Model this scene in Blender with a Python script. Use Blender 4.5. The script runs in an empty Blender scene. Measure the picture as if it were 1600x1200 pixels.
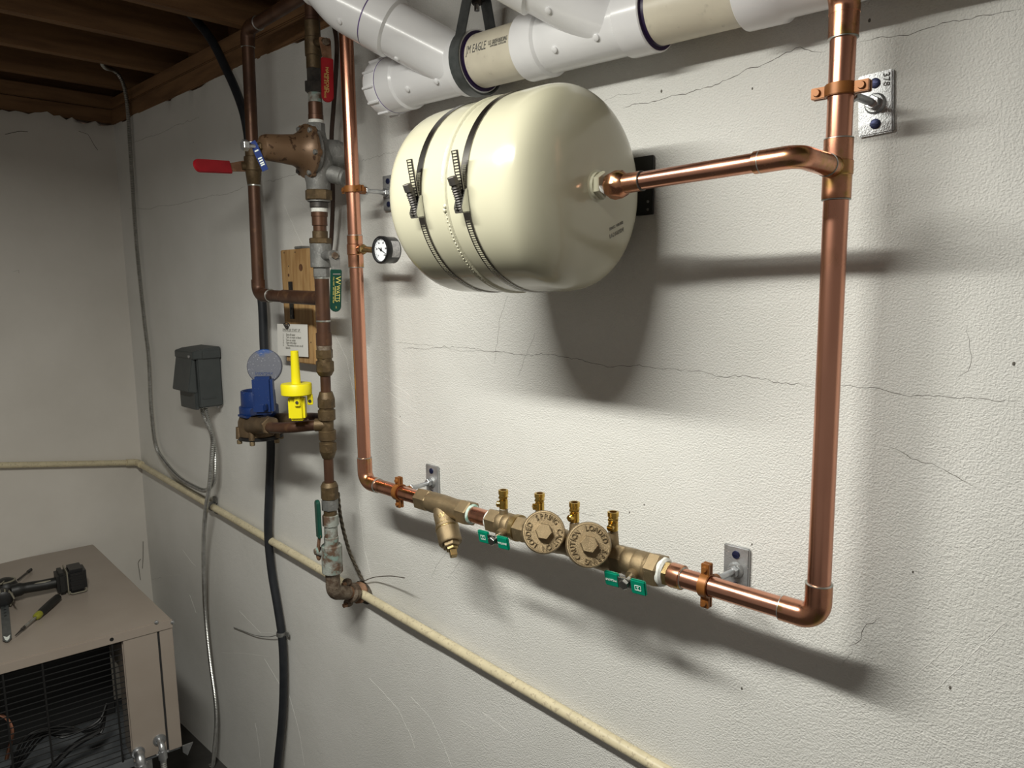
import bpy, bmesh, math, random
import numpy as np
from mathutils import Matrix, Vector
random.seed(7); rng = np.random.default_rng(7)
SC = bpy.context.scene; COL = SC.collection

# ------------------------------------------------------------------ camera
F_PX = 1150.0
def nrm(v): v = np.array(v, float); return v / np.linalg.norm(v)
_dz = -nrm([125, 8324, F_PX]); _dx = -np.array([-1202., -141, F_PX])
_dx = nrm(_dx - _dz * _dx.dot(_dz)); _dy = np.cross(_dz, _dx)
ROT = np.array([_dx, _dy, _dz])          # camera (right, down, forward) -> world
CAM = np.array([0.0, -1.01, 1.70])       # wall_right is the plane y = 0, floor z = 0
cd = bpy.data.cameras.new('camera'); cam = bpy.data.objects.new('camera', cd); COL.objects.link(cam)
cd.sensor_width = 36.0; cd.lens = F_PX / 1600 * 36.0; cd.clip_start = .01
_m = ROT @ np.diag([1, -1, -1])
cam.matrix_world = Matrix.Translation(CAM) @ Matrix(_m.tolist()).to_4x4()
SC.camera = cam

# ------------------------------------------------------------------ world, light, exposure
w = bpy.data.worlds.new('world'); SC.world = w; w.use_nodes = True
w.node_tree.nodes['Background'].inputs[0].default_value = (1.0, .93, .84, 1)
w.node_tree.nodes['Background'].inputs[1].default_value = .21
SC.view_settings.view_transform = 'Standard'; SC.view_settings.look = 'None'
SC.view_settings.gamma = 1; SC.view_settings.use_curve_mapping = False
SC.view_settings.exposure = 0.0
LZ = 2.22; LX0, LX1, LY = -1.18, -.42, -.90    # flat LED shop light hung from the joists, facing down and a little to the wall
ld = bpy.data.lights.new('led_panel', 'AREA'); ld.shape = 'RECTANGLE'; ld.size = LX1 - LX0; ld.size_y = .09; ld.energy = 38.0; ld.color = (1.0, .985, .905)
lo = bpy.data.objects.new('led_panel', ld); COL.objects.link(lo); lo.location = ((LX0 + LX1) / 2, LY, LZ); lo.rotation_euler = (math.radians(-7), 0, 0)
ls = bpy.data.lights.new('led_side_fill', 'AREA'); ls.shape = 'RECTANGLE'; ls.size = LX1 - LX0; ls.size_y = .03; ls.energy = 2.6; ls.color = (1.0, .985, .905)   # added fill strips, no built lens, to brighten the drain line and upper wall
for _sg in (1, -1):
    lo = bpy.data.objects.new('led_side_fill', ls); COL.objects.link(lo); lo.location = ((LX0 + LX1) / 2, LY + _sg * .062, LZ + .010); lo.rotation_euler = (_sg * math.radians(90), 0, 0)

# ------------------------------------------------------------------ measuring helpers
def ray(px, py): return ROT @ np.array([px - 800, py - 600, F_PX])
def at(px, py, y): r = ray(px, py); return CAM + r * ((y - CAM[1]) / r[1])
def atx(px, py, x): r = ray(px, py); return CAM + r * ((x - CAM[0]) / r[0])
def atz(px, py, z): r = ray(px, py); return CAM + r * ((z - CAM[2]) / r[2])
def atp(px, py, p0, n): r = ray(px, py); return CAM + r * (np.dot(np.array(p0) - CAM, n) / np.dot(r, n))
def proj(P):
    c = (np.array(P, float) - CAM) @ ROT
    return c[:2] / c[2] * F_PX + [800, 600]
def depth(P): return ((np.array(P, float) - CAM) @ ROT)[2]
def rad(P, hw):                            # real radius of a round thing that measures hw pixels from axis to edge
    p = proj(P); return hw * depth(P) / F_PX / math.sqrt(1 + ((p[0] - 800) / F_PX) ** 2)
def on_line(A, B, val, k=1):
    A = np.array(A, float); B = np.array(B, float); lo, hi = -.6, 1.6
    s = 1 if proj(A + (B - A) * .9)[k] > proj(A + (B - A) * .1)[k] else -1
    for _ in range(50):
        m = (lo + hi) / 2
        if (proj(A + (B - A) * m)[k] - val) * s < 0: lo = m
        else: hi = m
    return A + (B - A) * lo

# ------------------------------------------------------------------ materials
MATS = {}
def lin(c): return tuple((x / 255 / 12.92 if x / 255 <= .04045 else ((x / 255 + .055) / 1.055) ** 2.4) for x in c)
def mat(name, c, rough=.5, metal=0., c2=None, scale=20., lo=.4, hi=.65, bump=0., bscale=200., rvar=0., coat=0., emit=None, stretch=None, c3=None, s3=60., l3=.6, h3=.7):
    m = bpy.data.materials.new(name); m.use_nodes = True; nt = m.node_tree; b = nt.nodes['Principled BSDF']
    b.inputs['Roughness'].default_value = rough; b.inputs['Metallic'].default_value = metal
    c = tuple(c); b.inputs['Base Color'].default_value = (*c, 1)
    b.inputs['Coat Weight'].default_value = coat; b.inputs['Coat Roughness'].default_value = .08
    tc = nt.nodes.new('ShaderNodeTexCoord'); src = tc.outputs['Object']
    if stretch:
        mp = nt.nodes.new('ShaderNodeMapping'); mp.inputs['Scale'].default_value = stretch; nt.links.new(src, mp.inputs[0]); src = mp.outputs[0]
    def noise(sc, det=6):
        n = nt.nodes.new('ShaderNodeTexNoise'); n.inputs['Scale'].default_value = sc; n.inputs['Detail'].default_value = det
        nt.links.new(src, n.inputs['Vector']); return n
    if c2 is not None:
        n = noise(scale); r = nt.nodes.new('ShaderNodeValToRGB'); r.color_ramp.elements[0].position = lo; r.color_ramp.elements[1].position = hi
        r.color_ramp.elements[0].color = (*c, 1); r.color_ramp.elements[1].color = (*c2, 1)
        nt.links.new(n.outputs[0], r.inputs[0]); out = r.outputs[0]
        if c3 is not None:
            n3 = noise(s3); q = nt.nodes.new('ShaderNodeMapRange'); q.inputs[1].default_value = l3; q.inputs[2].default_value = h3
            nt.links.new(n3.outputs[0], q.inputs[0]); mx = nt.nodes.new('ShaderNodeMix'); mx.data_type = 'RGBA'
            nt.links.new(q.outputs[0], mx.inputs[0]); nt.links.new(out, mx.inputs[6]); mx.inputs[7].default_value = (*c3, 1); out = mx.outputs[2]
        nt.links.new(out, b.inputs['Base Color'])
        if rvar:
            q = nt.nodes.new('ShaderNodeMapRange'); q.inputs[1].default_value = .3; q.inputs[2].default_value = .7
            q.inputs[3].default_value = max(.03, rough - rvar); q.inputs[4].default_value = min(1, rough + rvar)
            nt.links.new(n.outputs[0], q.inputs[0]); nt.links.new(q.outputs[0], b.inputs['Roughness'])
    if bump:
        n = noise(bscale, 3); bp = nt.nodes.new('ShaderNodeBump'); bp.inputs['Strength'].default_value = bump; bp.inputs['Distance'].default_value = .002
        nt.links.new(n.outputs[0], bp.inputs['Height']); nt.links.new(bp.outputs[0], b.inputs['Normal'])
    if emit: b.inputs['Emission Color'].default_value = (*emit[0], 1); b.inputs['Emission Strength'].default_value = emit[1]
    MATS[name] = m; return m

mat('copper', (.70, .35, .24), .25, 1, (.54, .25, .165), 14, .42, .70, rvar=.08, stretch=(1, 1, .35), c3=(.30, .15, .07), s3=22, l3=.60, h3=.78)
mat('copper_fitting', (.64, .31, .20), .28, 1, (.48, .22, .12), 30, .40, .68, rvar=.1, c3=(.42, .27, .08), s3=45, l3=.52, h3=.70)
mat('old_copper', (.10, .048, .027), .45, .5, (.065, .03, .018), 18, .4, .65, rvar=.1, c3=(.14, .072, .036), s3=40, l3=.58, h3=.75)
mat('solder', (.52, .52, .50), .35, .9, (.30, .32, .28), 90)
mat('brass', (.34, .25, .115), .34, .9, (.25, .18, .08), 60, .4, .7, bump=.25, bscale=900)
mat('bronze', (.285, .215, .125), .45, .8, (.22, .165, .095), 60, .4, .7, bump=.35, bscale=1200)
mat('cast_letter', (.20, .15, .085), .5, .7)  # bronze darkened to stand in for the shadows around the raised letters
mat('purple_dark', (.022, .009, .05), .4)
mat('bright_brass', (.62, .42, .11), .22, 1, (.45, .30, .08), 80)
mat('old_brass', (.115, .078, .038), .48, .55, (.075, .05, .025), 50, .4, .65, bump=.3, bscale=700, c3=(.16, .11, .06), s3=90, l3=.55, h3=.7)
mat('bell_bronze', (.155, .093, .052), .42, .4, (.13, .078, .043), 20, .4, .7, c3=(.055, .028, .014), s3=75, l3=.60, h3=.64)
mat('galvanized', (.20, .20, .19), .55, .4, (.14, .14, .135), 35, .4, .65, bump=.4, bscale=600, c3=(.30, .30, .29), s3=90, l3=.55, h3=.75)
mat('verdigris', (.30, .32, .29), .75, .1, (.11, .065, .04), 34, .42, .56, bump=.6, bscale=500, c3=(.20, .28, .25), s3=60, l3=.54, h3=.66)
mat('rust', (.17, .085, .045), .75, .2, (.30, .17, .10), 50, .4, .65, bump=.5, bscale=500)
mat('crust', (.085, .055, .035), .8, .2, (.20, .16, .12), 70, .4, .65, bump=.8, bscale=350)
mat('dark_iron', (.045, .042, .040), .5, .6, (.085, .075, .065), 50)
mat('zinc', (.52, .53, .54), .32, .9, (.40, .41, .42), 60, bump=.2, bscale=700)
mat('zinc_plate', (.50, .51, .52), .42, .75, (.36, .37, .37), 40, bump=.35, bscale=500)
mat('steel', (.60, .60, .58), .22, 1, (.48, .48, .46), 60)
mat('strap_steel', (.26, .25, .24), .25, 1, (.18, .17, .165), 40)
mat('blacksteel', (.010, .010, .010), .45)
mat('hanger_steel', (.13, .14, .14), .45, .55, (.09, .10, .10), 60)
mat('hanger_copper', (.26, .098, .022), .42, .35, (.19, .068, .015), 50, .4, .7)
mat('tape', (.72, .72, .68), .8, 0, (.55, .56, .52), 120)
mat('tape_green', (.50, .60, .55), .8, 0, (.22, .38, .31), 150, .45, .6)
mat('tank', (.41, .395, .295), .20, 0, (.395, .38, .283), 6, coat=.25)
mat('tank_seam', (.41, .395, .295), .25, 0, (.40, .385, .285), 80, bump=.3, bscale=300, coat=.25)
mat('ink', (.10, .10, .095), .7)
mat('ink_grey', (.22, .215, .19), .7)
mat('pvc', (.83, .83, .84), .22, 0, (.79, .79, .80), 12, coat=.15)
mat('pvc_cream', (.70, .65, .52), .38, 0, (.63, .58, .465), 18, c3=(.50, .46, .37), s3=70, l3=.62, h3=.75)
mat('purple', (.16, .09, .33), .4, 0, (.07, .03, .16), 40)
mat('cpvc', (.60, .53, .36), .42, 0, (.52, .46, .31), 30, c3=(.44, .38, .26), s3=160, l3=.58, h3=.62)
mat('rubber', (.012, .014, .018), .5, 0, (.018, .020, .024), 30)
mat('brown_wire', (.045, .022, .014), .5)
mat('bare_wire', (.17, .145, .11), .45, .6, (.07, .06, .045), 120)
mat('conduit', (.50, .50, .48), .30, .9, (.38, .38, .36), 60)
mat('grey_enamel', (.052, .058, .058), .5, 0, (.045, .051, .051), 30)
mat('red_vinyl', (.34, .008, .016), .42, 0, (.28, .006, .012), 30)
mat('green_vinyl', (.004, .055, .037), .4, 0, (.003, .042, .028), 30)
mat('green_handle', (.0, .20, .115), .32, 0, (.0, .17, .10), 30)
mat('white_ink', (.75, .80, .76), .6)
mat('yellow_ink', (.62, .55, .16), .5)
mat('meter_blue', (.004, .024, .115), .4, 0, (.003, .019, .095), 20, c3=(.10, .12, .17), s3=300, l3=.66, h3=.70)
mat('meter_lid', (.085, .09, .115), .6, 0, (.008, .05, .20), 11, .52, .56, c3=(.24, .25, .28), s3=260, l3=.63, h3=.68)
mat('meter_bronze', (.155, .105, .058), .5, .6, (.10, .068, .038), 40, bump=.4, bscale=700)
mat('black_plastic', (.006, .006, .0065), .42)
mat('yellow_plastic', (.72, .63, .004), .38)
mat('wood', (.43, .27, .115), .65, 0, (.30, .165, .06), 6, .40, .62, stretch=(14, 14, 1.6), bump=.3, bscale=60)
mat('wood_side', (.26, .14, .055), .7, 0, (.17, .09, .035), 8, stretch=(14, 14, 1.6))
mat('knot', (.10, .045, .018), .6, 0, (.20, .09, .035), 40)
mat('joist', (.21, .11, .045), .75, 0, (.14, .068, .027), 5, .4, .65, stretch=(8, 1, 8), bump=.25, bscale=80)
mat('sillwood', (.22, .115, .048), .75, 0, (.14, .07, .028), 5, .4, .65, stretch=(1, 8, 8), bump=.25, bscale=80)
mat('paper', (.70, .69, .65), .8)
mat('blue_tag', (.006, .026, .15), .5)
mat('gauge_black', (.008, .008, .009), .28)
mat('gauge_face', (.80, .82, .86), .5)
mat('label_silver', (.48, .47, .47), .45, .3, (.33, .32, .33), 260)
mat('blue_bolt', (.02, .025, .07), .4, .6)
mat('ac_beige', (.30, .255, .215), .45, 0, (.285, .24, .20), 10, coat=.1)
mat('ac_dark', (.02, .02, .02), .6)
mat('ac_pan', (.17, .18, .19), .5, .3, (.11, .12, .13), 20)
mat('grip_black', (.007, .0068, .006), .5)
mat('olive', (.22, .22, .02), .25)
mat('drill_tan', (.20, .185, .14), .5)
mat('floor_mat', (.055, .052, .047), .8, 0, (.035, .033, .03), 8, bump=.4, bscale=60)
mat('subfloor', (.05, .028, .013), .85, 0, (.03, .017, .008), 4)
mat('crack', (.115, .105, .09), .95)
mat('dirt', (.045, .038, .03), .95, 0, (.10, .085, .065), 90, bump=.5, bscale=300)
mat('white_enamel', (.75, .75, .73), .4)

def wall_mat(name, base, base2, fine, smooth_x=None):
    m = bpy.data.materials.new(name); m.use_nodes = True; nt = m.node_tree; b = nt.nodes['Principled BSDF']; L = nt.links.new
    b.inputs['Roughness'].default_value = .62
    tc = nt.nodes.new('ShaderNodeTexCoord'); src = tc.outputs['Object']
    def noise(sc, det, rough=.55):
        n = nt.nodes.new('ShaderNodeTexNoise'); n.inputs['Scale'].default_value = sc; n.inputs['Detail'].default_value = det
        n.inputs['Roughness'].default_value = rough; L(src, n.inputs['Vector']); return n
    r = nt.nodes.new('ShaderNodeValToRGB'); r.color_ramp.elements[0].position = .36; r.color_ramp.elements[1].position = .68
    r.color_ramp.elements[0].color = (*base, 1); r.color_ramp.elements[1].color = (*base2, 1); L(noise(3.2, 7).outputs[0], r.inputs[0])
    # tiny dark pits
    v = nt.nodes.new('ShaderNodeTexVoronoi'); v.inputs['Scale'].default_value = 75; L(src, v.inputs['Vector'])
    q = nt.nodes.new('ShaderNodeMapRange'); q.inputs[1].default_value = .03; q.inputs[2].default_value = .10; q.inputs[3].default_value = .30; q.inputs[4].default_value = 0; L(v.outputs['Distance'], q.inputs[0])
    pn = nt.nodes.new('ShaderNodeMath'); pn.operation = 'MULTIPLY'; L(q.outputs[0], pn.inputs[0])
    ps = nt.nodes.new('ShaderNodeMapRange'); ps.inputs[1].default_value = .55; ps.inputs[2].default_value = .68; L(noise(14, 2).outputs[0], ps.inputs[0]); L(ps.outputs[0], pn.inputs[1])
    mx = nt.nodes.new('ShaderNodeMix'); mx.data_type = 'RGBA'; L(pn.outputs[0], mx.inputs[0]); L(r.outputs[0], mx.inputs[6]); mx.inputs[7].default_value = (.22, .20, .17, 1)
    L(mx.outputs[2], b.inputs['Base Color'])
    nf = noise(350, 3, .62); nm = noise(38, 4); add = nt.nodes.new('ShaderNodeMath'); add.operation = 'ADD'
    g = nt.nodes.new('ShaderNodeMath'); g.operation = 'MULTIPLY'; L(nf.outputs[0], g.inputs[0]); g.inputs[1].default_value = fine
    if smooth_x:
        sx = nt.nodes.new('ShaderNodeSeparateXYZ'); L(src, sx.inputs[0]); mr = nt.nodes.new('ShaderNodeMapRange'); mr.interpolation_type = 'SMOOTHSTEP'
        mr.inputs[1].default_value = smooth_x[0]; mr.inputs[2].default_value = smooth_x[1]; mr.inputs[3].default_value = .18 * fine; mr.inputs[4].default_value = fine
        L(sx.outputs[0], mr.inputs[0]); L(mr.outputs[0], g.inputs[1])
    h = nt.nodes.new('ShaderNodeMath'); h.operation = 'MULTIPLY'; L(nm.outputs[0], h.inputs[0]); h.inputs[1].default_value = .55
    L(g.outputs[0], add.inputs[0]); L(h.outputs[0], add.inputs[1])
    bp = nt.nodes.new('ShaderNodeBump'); bp.inputs['Strength'].default_value = .55; bp.inputs['Distance'].default_value = .0022
    L(add.outputs[0], bp.inputs['Height']); L(bp.outputs[0], b.inputs['Normal']); MATS[name] = m
wall_mat('stucco', (.66, .655, .62), (.73, .725, .695), 2.7, (-1.9, -1.05))
wall_mat('plaster', (.60, .57, .52), (.66, .63, .58), .15)

# ------------------------------------------------------------------ mesh builder
def frame(a, up=None):
    a = nrm(a); up = np.array((0, 0, 1.) if up is None else up)
    if abs(a.dot(nrm(up))) > .98: up = np.array((1., 0, 0)) if abs(a[0]) < .9 else np.array((0, 1., 0))
    u = nrm(up - a * a.dot(up)); return a, u, np.cross(a, u)
class MB:
    def __init__(s): s.v = []; s.f = []
    def add(s, vs, fs):
        o = len(s.v); s.v += [tuple(map(float, p)) for p in vs]; s.f += [tuple(i + o for i in q) for q in fs]; return s
    def lathe(s, o, a, prof, seg=24, up=None, ph=0., cap=True, sy=1.):
        a, u, v = frame(a, up); o = np.array(o, float); V = []; Fc = []
        for (t, r) in prof:
            for k in range(seg):
                th = 2 * math.pi * k / seg + ph; V.append(o + a * t + (u * math.cos(th) + v * math.sin(th) * sy) * r)
        n = len(prof)
        for i in range(n - 1):
            for k in range(seg):
                k2 = (k + 1) % seg; Fc.append((i * seg + k, i * seg + k2, (i + 1) * seg + k2, (i + 1) * seg + k))
        if cap: Fc.append(tuple(reversed(range(seg)))); Fc.append(tuple((n - 1) * seg + k for k in range(seg)))
        return s.add(V, Fc)
    def cyl(s, a, b, r, r2=None, seg=20, ch=0., ph=0., up=None):
        a = np.array(a, float); b = np.array(b, float); L = np.linalg.norm(b - a); r2 = r if r2 is None else r2
        pr = [(0, r), (L, r2)] if not ch else [(0, r - ch), (ch, r), (L - ch, r2), (L, r2 - ch)]
        return s.lathe(a, b - a, pr, seg, up, ph)
    def hexn(s, a, b, r, up=None, ch=None, ph=0.):
        ch = r * .1 if ch is None else ch; return s.cyl(a, b, r, None, 6, ch, ph, up)
    def tube(s, pts, r, seg=12, cap=True):
        P = [np.array(p, float) for p in pts]; n = len(P); R = r if hasattr(r, '__len__') else [r] * n
        T = [nrm(P[min(i + 1, n - 1)] - P[max(i - 1, 0)]) for i in range(n)]
        _, u, v = frame(T[0]); V = []; Fc = []
        for i in range(n):
            u = nrm(u - T[i] * u.dot(T[i])); v = np.cross(T[i], u)
            for k in range(seg):
                th = 2 * math.pi * k / seg; V.append(P[i] + (u * math.cos(th) + v * math.sin(th)) * R[i])
        for i in range(n - 1):
            for k in range(seg):
                k2 = (k + 1) % seg; Fc.append((i * seg + k, i * seg + k2, (i + 1) * seg + k2, (i + 1) * seg + k))
        if cap: Fc.append(tuple(reversed(range(seg)))); Fc.append(tuple((n - 1) * seg + k for k in range(seg)))
        return s.add(V, Fc)
    def box(s, c, X, Y, Z):               # half-axis vectors
        c = np.array(c, float); X, Y, Z = (np.array(q, float) for q in (X, Y, Z))
        V = [c + X * i + Y * j + Z * k for i in (-1, 1) for j in (-1, 1) for k in (-1, 1)]
        return s.add(V, [(0, 1, 3, 2), (4, 6, 7, 5), (0, 4, 5, 1), (2, 3, 7, 6), (0, 2, 6, 4), (1, 5, 7, 3)])
    def abox(s, x0, x1, y0, y1, z0, z1):
        return s.box(((x0 + x1) / 2, (y0 + y1) / 2, (z0 + z1) / 2), ((x1 - x0) / 2, 0, 0), (0, (y1 - y0) / 2, 0), (0, 0, (z1 - z0) / 2))
    def prism(s, poly, o, u, v, w):        # poly in (u,v) around o, extruded by vector w
        o, u, v, w = (np.array(q, float) for q in (o, u, v, w)); n = len(poly)
        V = [o + u * p[0] + v * p[1] for p in poly]; V += [p + w for p in V]
        return s.add(V, [tuple(reversed(range(n))), tuple(range(n, 2 * n))] + [(i, (i + 1) % n, (i + 1) % n + n, i + n) for i in range(n)])
    def sphere(s, c, r, seg=16, rings=10, sc=(1, 1, 1)):
        V = []; Fc = []; c = np.array(c, float)
        for i in range(1, rings):
            a = math.pi * i / rings
            for k in range(seg):
                b = 2 * math.pi * k / seg; V.append(c + r * np.array((sc[0] * math.sin(a) * math.cos(b), sc[1] * math.sin(a) * math.sin(b), sc[2] * math.cos(a))))
        for i in range(rings - 2):
            for k in range(seg): k2 = (k + 1) % seg; Fc.append((i * seg + k, (i + 1) * seg + k, (i + 1) * seg + k2, i * seg + k2))
        Fc.append(tuple(range(seg))); Fc.append(tuple(reversed([(rings - 2) * seg + k for k in range(seg)])))
        return s.add(V, Fc)
    def build(s, name, m, parent=None, bevel=0., ang=40, seg=2):
        me = bpy.data.meshes.new(name); org = np.array(ORG[parent.name]) if parent is not None else np.zeros(3)
        V = np.array(s.v) - org; me.from_pydata(V.tolist(), [], s.f)
        bm = bmesh.new(); bm.from_mesh(me); bmesh.ops.recalc_face_normals(bm, faces=bm.faces)
        if bevel:
            es = [e for e in bm.edges if len(e.link_faces) == 2 and e.calc_face_angle(0) > .6]
            bmesh.ops.bevel(bm, geom=es, offset=bevel, segments=seg, affect='EDGES', clamp_overlap=True)
        bm.to_mesh(me); bm.free(); me.polygons.foreach_set('use_smooth', [True] * len(me.polygons))
        me.set_sharp_from_angle(angle=math.radians(ang)); me.materials.append(MATS[m])
        o = bpy.data.objects.new(name, me); COL.objects.link(o)
        if parent is not None: o.parent = parent
        ORG[o.name] = org; return o
ORG = {}
def thing(name, label, cat, loc, group=None):
    o = bpy.data.objects.new(name, None); COL.objects.link(o); o.location = loc; o.empty_display_size = .02; ORG[o.name] = tuple(loc)
    return tag(o, label, cat, group)
def tag(o, label, cat, group=None):
    o['label'] = label; o['category'] = cat
    if group: o['group'] = group
    return o
def struct(o): o['kind'] = 'structure'; return o
def rnd(pts, rd, n=8):                     # fillet a polyline
    P = [np.array(p, float) for p in pts]; out = [P[0]]
    for i in range(1, len(P) - 1):
        a, b, c = P[i - 1], P[i], P[i + 1]; u = nrm(a - b); v = nrm(c - b); h = math.acos(max(-1, min(1, u.dot(v)))) / 2
        if h > 1.54: out.append(b); continue
        d = min(rd / math.tan(h), .49 * np.linalg.norm(a - b) if i > 1 else .95 * np.linalg.norm(a - b), .49 * np.linalg.norm(c - b) if i < len(P) - 2 else .95 * np.linalg.norm(c - b))
        ctr = b + nrm(u + v) * (d / math.cos(h)); s0 = b + u * d - ctr; s1 = b + v * d - ctr; rr = np.linalg.norm(s0)
        th = math.acos(max(-1, min(1, nrm(s0).dot(nrm(s1)))))
        for k in range(n + 1):
            t = k / n; out.append(ctr + (math.sin((1 - t) * th) * s0 + math.sin(t * th) * s1) / math.sin(th))
    out.append(P[-1]); return out
def spline(pts, n=10):
    P = [np.array(p, float) for p in pts]; P = [2 * P[0] - P[1]] + P + [2 * P[-1] - P[-2]]; out = []
    for i in range(1, len(P) - 2):
        for k in range(n):
            t = k / n; a, b, c, d = P[i - 1:i + 3]
            out.append(.5 * (2 * b + (c - a) * t + (2 * a - 5 * b + 4 * c - d) * t * t + (3 * b - a - 3 * c + d) * t ** 3))
    out.append(P[-2]); return out
def resample(pts, step):
    P = np.array(pts); d = np.r_[0, np.cumsum(np.linalg.norm(np.diff(P, axis=0), axis=1))]; t = np.arange(0, d[-1], step)
    return np.stack([np.interp(t, d, P[:, k]) for k in range(3)], 1)
_tc = {}
def text_geo(st, size=1., ext=.0, sx=1.):
    key = (st, size, ext)
    if key not in _tc:
        c = bpy.data.curves.new('lettering', 'FONT'); c.body = st; c.size = size; c.extrude = ext; c.align_x = 'CENTER'; c.align_y = 'CENTER'; c.resolution_u = 2
        o = bpy.data.objects.new('lettering', c); COL.objects.link(o); bpy.context.view_layer.update()
        me = bpy.data.meshes.new_from_object(o.evaluated_get(bpy.context.evaluated_depsgraph_get()))
        _tc[key] = ([tuple(v.co) for v in me.vertices], [tuple(p.vertices) for p in me.polygons])
        bpy.data.objects.remove(o); bpy.data.meshes.remove(me); bpy.data.curves.remove(c)
    return _tc[key]
def text_flat(mb, st, size, o, u, v, off=.0004, ext=.0002, sx=1.):
    u = nrm(u); v = nrm(v); w = np.cross(u, v); V, Fc = text_geo(st, size, ext)
    return mb.add([np.array(o) + u * p[0] * sx + v * p[1] + w * (p[2] + off) for p in V], Fc)
def text_map(mb, st, size, fn, ext=.0002, sx=1.):
    V, Fc = text_geo(st, size, ext); return mb.add([fn(p[0] * sx, p[1], p[2]) for p in V], Fc)

# ================================================================== SETTING
def sstep(t): t = np.clip(t, 0, 1); return t * t * (3 - 2 * t)
_ph = rng.uniform(0, 6.28, (14, 2)); _fr = rng.uniform(1.5, 9, (14, 2)) * rng.choice([-1, 1], (14, 2))
def wall_y(x, z):
    s = sum(math.sin(_fr[i, 0] * x + _ph[i, 0]) * math.sin(_fr[i, 1] * z + _ph[i, 1]) / (1 + abs(_fr[i]).sum() * .25) for i in range(14))
    left = 1 - sstep((x + 2.0) / .7)
    y = .0012 * s * (1 + .8 * left) - .0065 * float(sstep((x + 1.31) / .14)) + .004
    d = math.hypot(x + 1.43, (z - 1.7) * .2); y += -.003 * math.exp(-(d / .16) ** 2)
    d = math.hypot(x + 1.36, (z - .93)); y += .0035 * math.exp(-(d / .06) ** 2)
    return y
XC = -3.01
def wall_right():
    xs = np.linspace(XC - .01, 1.2, 240); zs = np.r_[np.linspace(0, 2.24, 100), 2.29]; V = []; Fc = []; nz = len(zs)
    jag = [2.306 + .010 * math.sin(x * 31) + rng.normal() * .006 + (.012 * math.sin(x * 9)) for x in xs]
    for i, x in enumerate(xs):
        for z in zs: V.append((x, wall_y(x, z), z))
        V.append((x, wall_y(x, 2.3) + .002, jag[i])); V.append((x, .05, jag[i] + .003))
    nz += 2
    for i in range(len(xs) - 1):
        for k in range(nz - 1): Fc.append((i * nz + k, (i + 1) * nz + k, (i + 1) * nz + k + 1, i * nz + k + 1))
    return struct(MB().add(V, Fc).build('wall_right', 'stucco', ang=60))
WR = wall_right()
def wall_left():
    ys = np.linspace(-3, .02, 160); zs = np.r_[np.linspace(0, 2.25, 60), 2.285]; V = []; Fc = []; nz = len(zs) + 2
    for y in ys:
        for z in zs: V.append((XC + .003 * math.sin(3 * y + 2 * z) * math.sin(4 * z + 1) + .012 * (z - 1.2) * .8, y, z))
        j = 2.300 + rng.normal() * .006 + .006 * math.sin(y * 23); V.append((XC + .008, y, j)); V.append((XC - .05, y, j))
    for i in range(len(ys) - 1):
        for k in range(nz - 1): Fc.append((i * nz + k, i * nz + k + 1, (i + 1) * nz + k + 1, (i + 1) * nz + k))
    return struct(MB().add(V, Fc).build('wall_left', 'plaster', ang=60))
WL = wall_left()
struct(MB().abox(-3.2, 1.6, -3.2, .1, -.05, 0).build('floor', 'floor_mat'))
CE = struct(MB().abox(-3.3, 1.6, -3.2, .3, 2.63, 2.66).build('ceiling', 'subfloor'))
for i in range(13):                         # floor joists over the room
    x = -2.84 + .295 * i
    MB().abox(x - .038, x, -3.1, .14, 2.392, 2.63).build('joist', 'joist', CE, bevel=.003)
MB().abox(XC - .04, 1.5, .004, .14, 2.350, 2.391).build('sill_plate', 'sillwood', CE, bevel=.003)
MB().abox(XC - .04, 1.5, .001, .14, 2.296, 2.347).build('sill_plate', 'sillwood', CE, bevel=.003)
MB().abox(XC - .14, XC - .003, -3.1, .12, 2.353, 2.40).build('sill_plate', 'joist', CE, bevel=.003)
MB().abox(XC - .14, XC + .002, -3.1, .12, 2.300, 2.350).build('sill_plate', 'joist', CE, bevel=.003)
MB().abox(XC - .14, XC - .06, -3.1, .14, 2.40, 2.63).build('rim_board', 'joist', CE)
MB().abox(-3.1, 1.5, .10, .14, 2.392, 2.63).build('rim_board', 'joist', CE)

def crack(px, wd=.0011, m='crack', name='crack', jit=1.0, par=None, rise=.0004):
    pts = np.array([at(a, b, 0) for a, b in px]); P = resample(pts, .006); n = len(P)
    if n < 3: return
    j = np.cumsum(rng.normal(size=n)) * .0009 * jit; j -= np.linspace(j[0], j[-1], n); V = []; Fc = []
    for i in range(n):
        T = nrm(P[min(i + 1, n - 1)] - P[max(i - 1, 0)]); N = np.array((-T[2], 0, T[0])); k = min(1, i / 3, (n - 1 - i) / 3) + .08
        c = P[i] + N * (j[i] + rng.normal() * .0006 * jit); h = wd * k * rng.uniform(.5, 1.3) / 2
        for sgn, ht in ((-1, -.0006), (0, rise), (1, -.0006)):
            q = c + N * h * sgn * (1 if ht > 0 else 1.25); V.append((q[0], wall_y(q[0], q[2]) - ht, q[2]))
    for i in range(n - 1): Fc += [(3 * i, 3 * i + 1, 3 * i + 4, 3 * i + 3), (3 * i + 1, 3 * i + 2, 3 * i + 5, 3 * i + 4)]
    return MB().add(V, Fc).build(name, m, par or WR)
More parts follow.
